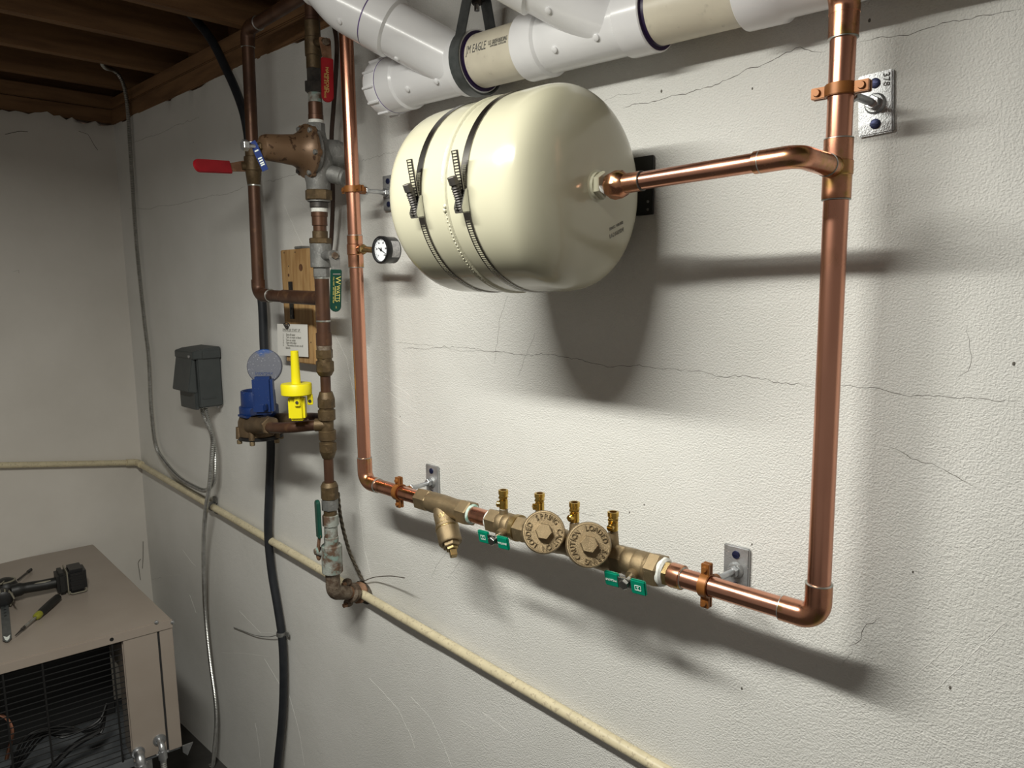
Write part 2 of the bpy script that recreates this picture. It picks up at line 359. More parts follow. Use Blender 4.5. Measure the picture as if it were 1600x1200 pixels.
for c, wd in (([(975, 170), (990, 163), (1030, 157), (1080, 145), (1130, 128), (1160, 112), (1200, 97), (1230, 80), (1250, 77), (1275, 84), (1296, 82)], .0016),
          ([(1340, 68), (1370, 60), (1410, 55), (1460, 42), (1520, 30), (1600, 14)], .0013),
          ([(945, 158), (975, 152), (1005, 145)], .0007),
          ([(616, 535), (650, 540), (700, 545), (750, 549), (790, 552)], .0008), ([(628, 545), (700, 548), (760, 553), (800, 560), (860, 566), (920, 569), (955, 577), (990, 576), (1060, 583), (1100, 587), (1160, 592), (1220, 598), (1268, 603)], .0014),
          ([(1312, 603), (1350, 612), (1400, 618), (1450, 621), (1490, 627), (1515, 622), (1560, 629), (1590, 623), (1600, 624)], .0014),
          ([(796, 462), (786, 500), (778, 545), (774, 568)], .0008), ([(838, 520), (822, 555), (810, 590)], .0006),
          ([(1376, 963), (1368, 975), (1354, 978), (1346, 1003), (1324, 1010)], .0016), ([(1334, 1015), (1316, 1038)], .0013),
          ([(200, 326), (260, 318), (320, 308), (380, 291)], .0011), ([(410, 284), (430, 280), (460, 272)], .0010), ([(560, 252), (585, 245), (620, 237)], .0011),
          ([(205, 223), (225, 216), (262, 200), (310, 182)], .0010), ([(430, 548), (470, 553), (490, 556)], .0006), ([(860, 806), (905, 798), (935, 804)], .0008),
          ([(700, 862), (680, 885), (672, 905)], .0006), ([(722, 870), (700, 905)], .0006), ([(1390, 697), (1430, 718), (1480, 738), (1530, 762)], .0014),
          ([(1498, 588), (1515, 575), (1519, 540), (1512, 505)], .0009), ([(225, 905), (240, 903), (252, 902)], .0008), ([(1025, 310), (1055, 308)], .0009)):
    crack(c, wd)
for c, wd in (([(545, 588), (552, 620), (560, 650), (570, 690)], .0018), ([(520, 520), (540, 560), (548, 600)], .0018), ([(580, 880), (610, 885), (628, 892), (645, 883)], .0024),
          ([(560, 785), (568, 860), (578, 900)], .002), ([(640, 1090), (672, 1125), (690, 1160), (708, 1200)], .003), ([(575, 1060), (620, 1110), (640, 1150), (646, 1170)], .0022),
          ([(870, 1089), (900, 1088), (925, 1084), (925, 1070), (912, 1055)], .0024), ([(950, 1085), (970, 1062), (985, 1042)], .0026), ([(755, 1113), (785, 1135), (800, 1145)], .0025),
          ([(720, 1125), (745, 1140)], .002), ([(1430, 1142), (1480, 1162), (1540, 1180), (1590, 1200)], .0028), ([(1450, 1085), (1500, 1040), (1540, 1000), (1580, 965)], .0030),
          ([(1410, 1075), (1450, 1040), (1500, 992)], .0024), ([(1460, 925), (1490, 900), (1510, 885)], .0022), ([(372, 955), (405, 990), (432, 990)], .0018), ([(345, 1020), (420, 1026)], .002),
          ([(412, 1030), (436, 1070)], .002), ([(450, 1085), (468, 1150), (475, 1200)], .0022), ([(398, 1130), (404, 1170), (406, 1200)], .0022), ([(440, 320), (458, 360), (470, 385)], .0024),
          ([(448, 300), (480, 330)], .002), ([(285, 860), (300, 880), (305, 885)], .002), ([(256, 899), (282, 899)], .0025), ([(295, 930), (305, 960)], .002), ([(640, 830), (690, 835)], .0016),
          ([(710, 770), (760, 757), (800, 762), (830, 775)], .0016), ([(760, 555), (772, 572)], .003), ([(600, 590), (645, 622)], .0012), ([(606, 612), (650, 645)], .0012), ([(596, 640), (640, 668)], .0012)):
    crack(c, wd, 'stucco', 'plaster_ridge', .5, rise=.0004)
for px, py, r in ((624, 651, .003), (1427, 893, .003), (1485, 1074, .004), (1160, 1075, .004), (1035, 143, .004), (1008, 788, .003), (1585, 568, .004), (1360, 33, .004), (1177, 139, .003), (1176, 850, .003), (985, 800, .003), (360, 178, .002), (300, 222, .002)):
    P = at(px, py, 0); y = wall_y(P[0], P[2]); MB().sphere((P[0], y, P[2]), r * .6, 8, 6, (.7, .25, 1.1)).build('plaster_chip', 'crack', WR)
# dark ring where the service pipe leaves the wall
HOLE = at(567, 926, 0)
MB().lathe(HOLE + (0, .012, 0), (0, -1, 0), [(0, .03), (.010, .030), (.0155, .024), (.016, .018)], 18, sy=1.3).build('pipe_hole', 'dirt', WR)
for px in ([(8, 210), (30, 205), (45, 206)], [(20, 425), (30, 422), (30, 430)], [(123, 205), (138, 210), (148, 228), (155, 237)], [(225, 890), (226, 870), (226, 845)], [(222, 908), (218, 880), (225, 872)]):
    pts = resample([atx(a, b, XC + .012) for a, b in px], .01); MB().tube([p + (-.002 + .012 * (p[2] - 1.2) * .8 - .009, 0, 0) for p in pts], .0010, 5).build('crack', 'crack', WL)

# ================================================================== SHOP LIGHT (lights the photo's shadows)
t = thing('shop_light', 'white hanging shop light with one long LED strip facing the wall', 'light', ((LX0 + LX1) / 2, LY, LZ))
_c, _s = math.cos(math.radians(-7)), math.sin(math.radians(-7)); _u = np.array((0, _c, _s)); _w = np.array((0, -_s, _c))
MB().prism([(-.052, .004), (-.040, .050), (.040, .050), (.052, .004), (.049, .004), (.038, .046), (-.038, .046), (-.049, .004)], (LX0 - .01, LY, LZ), _u, _w, (LX1 - LX0 + .02, 0, 0)).build('housing', 'white_enamel', t)
for x in (LX0 - .012, LX1 + .012): MB().box((x, *(np.array((LY, LZ)) + _w[1:] * .026)), (.003, 0, 0), _u * .05, _w * .025).build('end_cap', 'white_enamel', t, bevel=.001)
for x in (LX0 + .15, LX1 - .15): MB().cyl((x, LY - .012, LZ + .048), (x, LY - .012, 2.628), .002, seg=6).build('hanging_wire', 'steel', t)

# ================================================================== PIPE PARTS
def ring(root, P, a, r, name='solder_ring', m='solder', wd=.0022, h=.0012):
    a = nrm(a); P = np.array(P, float); return MB().lathe(P - a * wd / 2, a, [(0, r), (wd * .3, r + h), (wd * .7, r + h), (wd, r)], 24).build(name, m, root)
def sleeve(root, A, B, r, name='fitting', m='copper_fitting', seg=28, ch=.0012):
    return MB().cyl(A, B, r, seg=seg, ch=ch).build(name, m, root)
RC = .0143; RF = .0163; YL = -.10
LA = at(541.0, 60, YL); LB = at(569.6, 720, YL)                 # left riser axis
RA = at(1315.8, 100, YL); RB = at(1281.7, 870, YL)              # right riser axis
low0 = np.array((at(601.5, 762, YL)[0], YL, at(601.5, 762, YL)[2])); low1 = at(1170, 934, YL)
def low(px): return on_line(low0, low1, px, 0)
def lv(py): return on_line(LA, LB, py)
def rv(py): return on_line(RA, RB, py)
ldir = nrm(low1 - low0); UP = np.array((0, 0, 1.))
# corner points
LC = low0 + ldir * np.dot(lv(745) - low0, ldir); LC = LC; lup = nrm(LA - LB); rup = nrm(RA - RB)
RCo = low0 + ldir * np.dot(rv(950) - low0, ldir)

# ---- left copper riser
t = thing('copper_riser', 'bright copper riser with a gauge tee, turning into the lower pipe beside the expansion tank', 'pipe', LC)
top = on_line(LA, LB, -60)
MB().cyl(LC + lup * .05, top, RC, seg=32).build('pipe', 'copper', t)
MB().cyl(LC + ldir * .03, low(662), RC, seg=32).build('pipe', 'copper', t)
el = rnd([LC + lup * .055, LC, LC + ldir * .046], .024, 10); MB().tube(el, RF, 28).build('elbow', 'copper_fitting', t)
ring(t, LC + lup * .055, lup, RF - .0008); ring(t, LC + ldir * .046, ldir, RF - .0008)
tc_ = lv(390); MB().cyl(lv(368), lv(418), RF, seg=28, ch=.001).build('tee', 'copper_fitting', t)
MB().cyl(lv(381), lv(399), RF + .0014, seg=28, ch=.002).build('tee_collar', 'copper_fitting', t)
for q in (368, 418): ring(t, lv(q), lup, RF - .001)
gdir = nrm((1, -.02, -.02))
MB().cyl(tc_, tc_ + gdir * .026, .0095, .0085, seg=18, ch=.001).build('tee_branch', 'copper_fitting', t)
# ---- pressure gauge
GC = at(594, 390.5, -.116); g = thing('pressure_gauge', 'small round black pressure gauge with white dial on the copper riser', 'gauge', GC)
MB().hexn(tc_ + gdir * .025, tc_ + gdir * .034, .0105).build('hex_adapter', 'brass', g)
MB().cyl(tc_ + gdir * .034, GC + (-.022, .015, 0), .0062, seg=14).build('stem', 'brass', g)
GR = .0275
MB().lathe(GC + (0, .034, 0), (0, -1, 0), [(0, GR * .90), (.002, GR * .96), (.024, GR * .96), (.025, GR), (.034, GR), (.0355, GR * .96), (.0355, GR * .84), (.027, GR * .82)], 40, cap=True).build('case', 'gauge_black', g)
MB().lathe(GC + (0, .0045, 0), (0, -1, 0), [(0, GR * .82), (.0015, GR * .82)], 40).build('dial', 'gauge_face', g)
nd = MB()
for k in range(27):
    a = math.radians(225 - k * 270 / 26); u = np.array((math.cos(a), 0, math.sin(a))); wv = np.array((-u[2], 0, u[0])); l = .0032 if k % 2 == 0 else .0018
    nd.box(GC + (0, .0027, 0) + u * (GR * .76 - l / 2), u * l / 2, (0, .0002, 0), wv * .00035)
for k in range(6):
    a = math.radians(225 - k * 270 / 5); u = np.array((math.cos(a), 0, math.sin(a)))
    text_flat(nd, str(k * 20), .0048, GC + (0, .0029, 0) + u * GR * .55, (1, 0, 0), (0, 0, 1))
text_flat(nd, 'PSI', .0038, GC + (0, .0029, .003), (1, 0, 0), (0, 0, 1))
nd.build('dial_print', 'ink', g)
a = math.radians(-28); u = np.array((math.cos(a), 0, math.sin(a))); wv = np.array((-u[2], 0, u[0]))
MB().prism([(-.009, -.0012), (.02, -.0004), (.02, .0004), (-.009, .0012)], GC + (0, .0022, 0), u, wv, (0, -.0006, 0)).cyl(GC + (0, .0025, 0), GC + (0, .0008, 0), .0024, seg=12).build('needle', 'gauge_black', g)
lb = MB(); n = 10
V = []; Fc = []
for i in range(n + 1):
    a = math.radians(-35 + 75 * i / n)
    for yy in (.0115, .030): V.append(GC + (math.cos(a) * GR * .966, yy, math.sin(a) * GR * .966))
for i in range(n): Fc.append((2 * i, 2 * i + 1, 2 * i + 3, 2 * i + 2))
lb.add(V, Fc).build('case_label', 'label_silver', g)

# ---- right copper riser with tank branch
t = thing('copper_riser', 'tall bright copper riser with a branch to the tank, in front of bare wall', 'pipe', RCo)
topR = rv(30)
MB().cyl(RCo + rup * .04, topR, RC, seg=32).build('pipe', 'copper', t)
MB().cyl(low(1050), RCo - ldir * .03, RC, seg=32).build('pipe', 'copper', t)
el = rnd([RCo + rup * .047, RCo, RCo - ldir * .047], .0225, 12); MB().tube(el, RF + .0003, 30).build('elbow', 'copper_fitting', t)
ring(t, RCo + rup * .047, rup, RF - .0006); ring(t, RCo - ldir * .047, ldir, RF - .0006)
for a, b in ((217, 312),): MB().cyl(rv(a), rv(b), RF + .0002, seg=28, ch=.001).build('tee', 'copper_fitting', t)
MB().cyl(rv(250), rv(276), RF + .0012, seg=28, ch=.002).build('tee_collar', 'copper_fitting', t)
for q in (217, 312): ring(t, rv(q), rup, RF - .0008)
TOPC = rv(12)
MB().cyl(rv(60), rv(18), RF + .0003, seg=28, ch=.001).build('elbow_cup', 'copper_fitting', t); ring(t, rv(60), rup, RF - .0006)
bd = nrm((-.10, -.74, .66)); MB().tube(rnd([rv(22), TOPC + rup * .012, TOPC + rup * .012 + bd * .09], .03, 8), RF + .0008, 26).build('elbow', 'copper_fitting', t)
MB().cyl(TOPC + rup * .012 + bd * .06, TOPC + rup * .012 + bd * .30, RC, seg=24).build('pipe', 'copper', t)
TY_, TZ_ = -.20, 1.826                                          # tank axis
te = rv(263); EL = np.array((te[0] - .004, TY_, te[2] + .004)); R34 = .0111
NZ = np.array((-.600, TY_, TZ_ - .002))
MB().tube(rnd([te, EL, EL + nrm(NZ - EL) * .05], .017, 9), R34 + .0016, 24).build('branch_elbow', 'copper_fitting', t)
ring(t, te + nrm(EL - te) * .030, EL - te, R34 + .0012); ring(t, EL + nrm(NZ - EL) * .043, NZ - EL, R34 + .0006)
bdir = nrm(NZ - EL)
MB().cyl(EL + bdir * .03, NZ - bdir * .02, R34, seg=26).build('branch_pipe', 'copper', t)
MB().cyl(NZ - bdir * .052, NZ - bdir * .022, R34 + .0016, seg=24, ch=.001).build('adapter_cup', 'copper_fitting', t); ring(t, NZ - bdir * .052, bdir, R34 + .0006, m='dark_iron')
MB().lathe(NZ - bdir * .028, bdir, [(0, .013), (.006, .018), (.018, .019), (.026, .0165), (.028, .015)], 8).build('adapter_nut', 'copper_fitting', t)

# ================================================================== EXPANSION TANK
TX_0, TX_1, TR, TD = -.868, -.681, .14, .062
t = thing('expansion_tank', 'large cream steel expansion tank hung sideways on the wall by two straps', 'tank', (-.775, TY_, TZ_))
prof = []; ks = np.linspace(0, math.pi / 2, 22)
for k in ks: prof.append((TX_0 - TD * math.cos(k) ** .67, TR * max(math.sin(k), .02) ** .67))
for k in reversed(ks): prof.append((TX_1 + TD * math.cos(k) ** .67, TR * max(math.sin(k), .02) ** .67))
MB().lathe((0, TY_, TZ_), (1, 0, 0), prof, 72).build('shell', 'tank', t, ang=80)
sx = -.770
MB().lathe((sx, TY_, TZ_), (1, 0, 0), [(-.006, TR), (-.004, TR + .0022), (-.0015, TR + .0012), (.0015, TR + .0012), (.004, TR + .0024), (.006, TR)], 90, cap=False).build('weld_seam', 'tank_seam', t)
wb = MB()
for k in range(26):
    a = math.radians(-62 + k * 2.1); wb.sphere((sx + .001 * math.sin(k * 2.3), TY_ - (TR + .001) * math.cos(a), TZ_ + (TR + .001) * math.sin(a)), .0014 if k < 24 else .0034, 8, 6)
o = wb.build('weld_bead', 'tank_seam', t); o['kind'] = 'stuff'
MB().lathe((TX_1 + TD - .003, TY_, TZ_), (1, 0, 0), [(0, .030), (.002, .024), (.004, .0185), (.008, .018)], 28).build('nozzle_boss', 'tank', t)
MB().hexn((TX_1 + TD + .004, TY_, TZ_), (TX_1 + TD + .013, TY_, TZ_), .0185).build('nozzle_hex', 'tank', t)
MB().cyl((TX_1 + TD + .012, TY_, TZ_), NZ - (.010, 0, 0), .0140, seg=20).build('nozzle_thread', 'tape', t)
# stencil on the dome end
def dome_x(r):
    r = min(max(r / TR, 1e-4), .999); k = math.asin(r ** (1 / .67)); return TX_1 + TD * math.cos(k) ** .67
def dome_map(cx, cz, rot):
    def fn(u, v, wv):
        c, s = math.cos(rot), math.sin(rot); y = TY_ + cx + u * c - v * s; z = TZ_ + cz + u * s + v * c
        return (dome_x(math.hypot(y - TY_, z - TZ_)) + .0004 + wv, y, z)
    return fn
tx = MB(); text_map(tx, '1A2102924', .0085, dome_map(.049, -.060, math.radians(18))); text_map(tx, 'B0051 WH582', .0060, dome_map(.047, -.050, math.radians(18)))
tx.build('stencil', 'ink_grey', t)
# straps
def hose_clamp(xs, ph0, label, dl):
    c = thing('hose_clamp', label, 'clamp', (xs, TY_ - TR, TZ_), 'worm-drive straps around the expansion tank')
    h = .0062; r0 = TR + .0006
    MB().lathe((xs - h, TY_, TZ_), (1, 0, 0), [(0, r0 - .0008), (0, r0 + .0008), (2 * h, r0 + .0008), (2 * h, r0 - .0008)], 120, cap=False).build('band', 'strap_steel', c)
    def P(phi, off=0, dx=0): return np.array((xs + dx, TY_ - (r0 + off) * math.cos(phi), TZ_ + (r0 + off) * math.sin(phi)))
    def tg(phi): return np.array((0, math.sin(phi), math.cos(phi)))
    def nm(phi): return np.array((0, -math.cos(phi), math.sin(phi)))
    X = np.array((1., 0, 0)); sl = MB()
    for k in range(46):
        a = ph0 - .20 - k * .0235; sl.box(P(a, .0009), X * .0034, tg(a) * .00085, nm(a) * .0003)
    for k in range(14):
        a = ph0 + .10 + k * .016; sl.box(P(a, .0009), X * .0034, tg(a) * .0006, nm(a) * .0003)
    sl.build('slots', 'tank', c)['kind'] = 'stuff'
    p = P(ph0); T = tg(ph0); N = nm(ph0)
    MB().prism([(-.017, 0), (-.017, .013), (-.010, .0145), (.012, .005), (.014, 0)], p - X * .0078, T, N, X * .0026).prism([(-.017, 0), (-.017, .013), (-.010, .0145), (.012, .005), (.014, 0)], p + X * .0052, T, N, X * .0026).box(p - T * .0162 + N * .0065, X * .0078, T * .0010, N * .0065).build('screw_housing', 'steel', c, bevel=.0006)
    sd = nrm(T + N * .28); s0 = p - T * .014 + N * .006
    sp = [(0, .0048)]
    for k in range(9): sp += [(.002 + k * .0033, .0048), (.0035 + k * .0033, .0060)]
    sp += [(.033, .0045), (.035, .0045)]
    MB().lathe(s0, sd, sp, 14).build('worm_screw', 'dark_iron', c)
    MB().hexn(s0 + sd * .034, s0 + sd * .045, .0068).build('screw_head', 'dark_iron', c)
    td = nrm(T + N * .06); q = p + N * .005 + T * .008
    MB().box(q + td * .027, X * h, td * .027, N * .0006).build('band_tail', 'strap_steel', c)
    s2 = MB()
    for k in range(13): s2.box(q + td * (.006 + .0038 * k) + N * .0009, X * .0036, td * .0011, N * .0002)
    s2.build('tail_slots', 'tank', c)['kind'] = 'stuff'
hose_clamp(-.823, math.radians(-7), 'steel worm-drive strap around the tank on the left of its weld seam, beside the gauge', 0)
hose_clamp(-.730, math.radians(-7), 'steel worm-drive strap around the tank between its weld seam and the piped dome end', 0)
b = thing('tank_bracket', 'black steel wall bracket mostly hidden behind the expansion tank', 'bracket', (-.70, 0, 1.80))
BR = at(1021, 310, -.009)[0]; BZ0 = at(1010, 336, -.009)[2]
MB().abox(-.90, BR, -.012, -.006, BZ0, BZ0 + .09).build('back_plate', 'blacksteel', b, bevel=.001)
for x in (-.823, -.730): MB().abox(x - .009, x + .009, -.062, -.010, 1.74, 1.82).build('standoff', 'blacksteel', b, bevel=.001)
for x in (BR - .008,):
    for z in (BZ0 + .008, BZ0 + .02): MB().cyl((x, -.013, z), (x, -.0118, z), .0022, seg=10).build('rivet', 'galvanized', b)

# ================================================================== PIPE HANGERS
def hanger(P, axis, ears, label, roll=0., text=None, off=(0, 0), plate_y=None):
    P = np.array(P, float); axis = nrm(axis); N = np.array((0, 1., 0)); E = nrm(np.array(ears)); E = nrm(E - axis * E.dot(axis))
    c = thing('pipe_hanger', label, 'pipe hanger', (P[0], 0, P[2]), 'split-ring hangers of the copper loop')
    out = np.cross(axis, E); out = out if out[1] > 0 else -out; bw = .0068; r = RC + .0004
    for s, nme in ((-1, 'front_half'), (1, 'back_half')):
        V = []; Fc = []; n = 18
        for i in range(n + 1):
            a = math.pi * i / n; d = E * math.cos(a) + out * math.sin(a) * s
            for rr in (r, r + .0032):
                for q in (-bw, bw): V.append(P + d * rr + axis * q)
        for i in range(n): k = 4 * i; Fc += [(k, k + 1, k + 5, k + 4), (k + 2, k + 6, k + 7, k + 3), (k, k + 4, k + 6, k + 2), (k + 1, k + 3, k + 7, k + 5)]
        Fc += [(0, 2, 3, 1), (4 * n, 4 * n + 1, 4 * n + 3, 4 * n + 2)]
        m = MB().add(V, Fc)
        for e in (-1, 1): m.box(P + E * e * (r + .0095) + out * s * .0034, E * .0085, out * .0026, axis * bw * .95)
        hf = m.build(nme, 'hanger_copper', c, bevel=.0008)
    for e in (-1, 1):
        q = P + E * e * (r + .0105)
        MB().cyl(q - out * .0060, q - out * .0095, .0046, .0036, seg=12).cyl(q - out * .006, q + out * .0075, .0026, seg=8).build('ear_screw', 'hanger_copper', c)
    b0 = P + out * (r + .002); pc = np.array((P[0] + off[0], -.006, P[2] + off[1]))
    MB().cyl(b0, b0 + out * .012, .0082, seg=12).build('rod_boss', 'hanger_copper', c)
    rd = nrm(pc - b0); L = np.linalg.norm(pc - b0)
    MB().cyl(b0 + rd * .004, pc, .0048, seg=12).build('rod', 'zinc', c)
    MB().hexn(b0 + rd * .013, b0 + rd * .020, .0086).build('lock_nut', 'zinc', c)
    MB().lathe(pc, (0, -1, 0), [(0, .0135), (.004, .0125), (.007, .0105)], 18).build('plate_boss', 'zinc_plate', c)
    MB().hexn(pc + (0, -.007, 0), pc + (0, -.016, 0), .0086).build('flange_nut', 'zinc', c)
    cr, sr = math.cos(roll), math.sin(roll); U = np.array((cr, 0, sr)); W = np.array((-sr, 0, cr))
    MB().box(pc + (0, .0005, 0), U * .0205, (0, .003, 0), W * .0372).build('wall_plate', 'zinc_plate', c, bevel=.0015)
    for e in (-1, 1):
        q = pc + W * e * .0245 + (0, -.0025, 0)
        MB().lathe(q, (0, -1, 0), [(0, .0062), (.0018, .0060), (.0024, .0040)], 14).box(q + (0, -.0026, 0), U * .004, (0, .0004, 0), W * .0007).build('anchor_screw', 'blue_bolt', c)
    if text:
        m = MB(); text_flat(m, text, .011, pc + W * .026 + U * .013 + (0, -.0025, 0), -W, U, ext=.0004); m.build('cast_number', 'dark_iron', c)
hanger(lv(296), lup, (1, 0, 0), 'copper-coated split-ring pipe hanger on the riser next to the gauge, half behind the tank', 0, None)
hanger(rv(141), rup, (1, .0, 0), 'copper-coated split-ring pipe hanger above the tank branch, its zinc wall plate marked 378', math.radians(3), '378', (.008, -.002))
hanger(low(624), ldir, (0, 0, 1), 'copper-coated split-ring pipe hanger on the lower pipe beside the wye strainer', 0, None, (-.004, .002))
hanger(low(1104), ldir, (0, 0, 1), 'copper-coated split-ring pipe hanger on the lower pipe near the elbow of the bare-wall riser', 0, None, (-.002, -.006))

# ================================================================== WYE STRAINER
def lp(px, off=0.): return low(px) + ldir * off
t = thing('wye_strainer', 'bronze wye strainer with a down-pointing plugged leg on the lower copper pipe', 'strainer', low(700))
MB().hexn(lp(656), lp(674), .0225, up=(0, 0, 1), ph=.2).build('inlet_hex', 'bronze', t)
MB().hexn(lp(655), lp(662), .0185, up=(0, 0, 1), ph=.2).build('bushing', 'brass', t)
MB().lathe(lp(671), ldir, [(0, .0195), (.01, .0205), (.05, .0205), (.075, .0195), (np.linalg.norm(lp(726) - lp(671)), .021)], 28).build('body', 'bronze', t)
MB().hexn(lp(722), lp(738), .0245, up=(0, 0, 1), ph=.2).build('outlet_hex', 'bronze', t)
MB().lathe(lp(736.5), ldir, [(0, .0175), (.001, .0195), (.0035, .0190), (.006, .0160)], 22).build('thread_sealant', 'tape_green', t)
bdr = nrm((.66, -.32, -.68)); b0 = lp(690); lg = MB().lathe(b0, bdr, [(-.004, .016), (.02, .0205), (.045, .0205), (.0465, .0225), (.083, .0225), (.086, .0205)], 28).build('leg', 'bronze', t)
MB().lathe(b0, bdr, [(.052, .0226), (.053, .0232), (.055, .0232), (.056, .0226)], 28, cap=False).build('groove', 'brass', lg)
MB().hexn(b0 + bdr * .084, b0 + bdr * .094, .0165).build('cap_hex', 'bronze', lg)
MB().hexn(b0 + bdr * .092, b0 + bdr * .100, .0115).build('plug', 'brass', lg)
MB().box(b0 + bdr * .106, frame(bdr)[1] * .0062, frame(bdr)[2] * .0062, bdr * .007).build('plug_square', 'brass', lg, bevel=.001)
mk = MB()                                                          # cast marks on the leg facing the room
_, lu, lw = frame(bdr, (.6, -.8, 0))
def legmap(s0, a0, r):
    def fn(u, v, wv): a = a0 + u / r; return b0 + bdr * (s0 - v) + (lu * math.cos(a) + lw * math.sin(a)) * (r + wv + .0004)
    return fn
text_map(mk, 'W', .016, legmap(.033, -.1, .0205), ext=.0008); text_map(mk, '125 SWP', .007, legmap(.046, -.1, .0205), ext=.0006)
mk.build('cast_mark', 'brass', lg)
n = thing('pipe_nipple', 'short copper nipple between the wye strainer and the backflow preventer', 'pipe', low(752))
MB().cyl(lp(737), lp(770), RC + .0008, seg=28).build('pipe', 'copper', n)
MB().lathe(lp(764.5), ldir, [(0, RC + .001), (.001, RC + .003), (.004, RC + .0025), (.005, RC + .001)], 22).build('thread_tape', 'tape', n)

# ================================================================== BACKFLOW PREVENTER
bf = thing('backflow_preventer', 'bronze double-check backflow preventer with two green tee handles and four test cocks', 'backflow preventer', low(885))
def hexl(a, b, r, name, m='bronze', ph=.2): return MB().hexn(lp(a), lp(b), r, up=(0, 0, 1), ph=ph).build(name, m, bf)
def barrel(px, prof, name, m='bronze'):
    a = lp(px[0]); L = np.linalg.norm(lp(px[1]) - a); return MB().lathe(a, ldir, [(L * s, r) for s, r in prof], 28).build(name, m, bf)
hexl(767, 784, .0225, 'valve_hex'); barrel((782, 808), [(0, .020), (.1, .0215), (.35, .0215), (.38, .0207), (.42, .0215), (.7, .0215), (.73, .0207), (.77, .0215), (1, .0215)], 'valve_body')
hexl(804, 828, .0235, 'union_nut'); barrel((806, 812), [(0, .0238), (1, .0238)], 'groove_ring', 'brass')
barrel((824, 968), [(0, .020), (.06, .024), (.25, .026), (.38, .022), (.46, .020), (.54, .022), (.66, .026), (.9, .026), (.96, .021), (1, .020)], 'check_body')
hexl(961, 980, .0235, 'valve_hex'); barrel((977, 1020), [(0, .020), (.06, .0215), (.4, .022), (.43, .0212), (.46, .022), (.8, .0222), (.83, .0212), (.88, .022), (1, .022)], 'valve_body')
hexl(1016, 1036, .0265, 'valve_hex'); barrel((1033, 1042), [(0, .0195), (.2, .0220), (.7, .0215), (1, .018)], 'thread_tape', 'tape')
hexl(1041, 1051, .0190, 'adapter_hex', 'brass'); barrel((1049, 1068), [(0, .0178), (.1, .0184), (.95, .0180), (1, .0160)], 'adapter_cup', 'copper_fitting')
barrel((1066, 1069), [(0, RC), (.3, RC + .0018), (.7, RC + .0018), (1, RC)], 'solder_ring', 'solder')
CN = nrm((.62, -.685, .385))
def cap(pxc, pyc, R, txt, rot0, nh):
    Cc = at(pxc, pyc, -.165); base = Cc - CN * .062
    MB().lathe(base, CN, [(0, R * .62), (.02, R * .80), (.034, R * .84)], 28).build('check_chamber', 'bronze', bf)
    cp = MB().lathe(Cc - CN * .026, CN, [(0, R * .90), (.003, R), (.0225, R), (.026, R * .955), (.0262, R * .90), (.0256, R * .88)], 48).build('bonnet_cap', 'bronze', bf)
    _, u, v = frame(CN); r = MB().hexn(Cc - CN * .002, Cc + CN * .012, R * .40, ph=.35); r.build('hex_boss', 'bronze', cp)
    m = MB(); rg = -v
    rr = R * .715; tot = math.radians(360); wid = {' ': .62, 'I': .5, '-': .6}; ws = [wid.get(ch, 1.) for ch in txt]; acc = 0; k = tot / sum(ws)
    for ch, wd in zip(txt, ws):
        a = rot0 + (acc + wd / 2) * k; acc += wd
        if ch == ' ': continue
        d = u * math.cos(a) + rg * math.sin(a); e = rg * math.cos(a) - u * math.sin(a)
        text_flat(m, ch, R * .34, Cc + d * rr, e, d, off=.0, ext=.0018, sx=.9)
    m.build('cast_lettering', 'cast_letter', cp, ang=30)
    return Cc
cap(849.5, 831, .0345, 'SPRING  CAUTION  LOADED  ', math.radians(-33), 0)
cap(920, 851, .0345, 'SPRING  CAUTION  LOADED  ', math.radians(105), 0)
def test_cock(px, y0, y1, turn, boss):
    B = on_line(low(px) + (0, -.002, .02), low(px) + (0, -.002, .06), y1); T = on_line(low(px), low(px) + UP * .08, y0); T = np.array((B[0], B[1], T[2])); H = T[2] - B[2]
    MB().cyl((B[0], B[1], low(px)[2] + .012), (B[0], B[1], B[2] + .002), .0105 if boss else .0085, .0078, seg=16).build('cock_boss', 'bronze', bf)
    c = MB().lathe(B, UP, [(0, .0062), (.003, .0065), (.004, .0080), (H * .52, .0080), (H * .54, .0066), (H * .60, .0066)], 16).build('test_cock', 'bright_brass', bf)
    MB().hexn(B + UP * H * .58, B + UP * H * .70, .0092).build('cock_hex', 'bright_brass', c)
    MB().lathe(B + UP * H * .69, UP, [(0, .0078), (H * .08, .0078), (H * .1, .0090), (H * .30, .0090), (H * .31, .0082), (H * .305, .0058), (H * .12, .0055)], 18).build('cock_outlet', 'bright_brass', c)
    d = nrm((math.cos(turn), math.sin(turn), 0)); q = B + UP * H * .30
    MB().cyl(q + d * .004, q + d * .0125, .0056, seg=14, ch=.001).box(q + d * .0127, np.cross(d, UP) * .0045, d * .0006, UP * .0009).build('cock_stem', 'bright_brass', c)
    ring(bf, B + UP * .001, UP, .0062, 'thread_tape', 'tape', .003, .0012)
test_cock(788.5, 765, 797, -2.5, False); test_cock(845, 770, 800, -2.2, True); test_cock(899, 784, 818, -1.75, True); test_cock(959, 799, 832, -1.4, True)
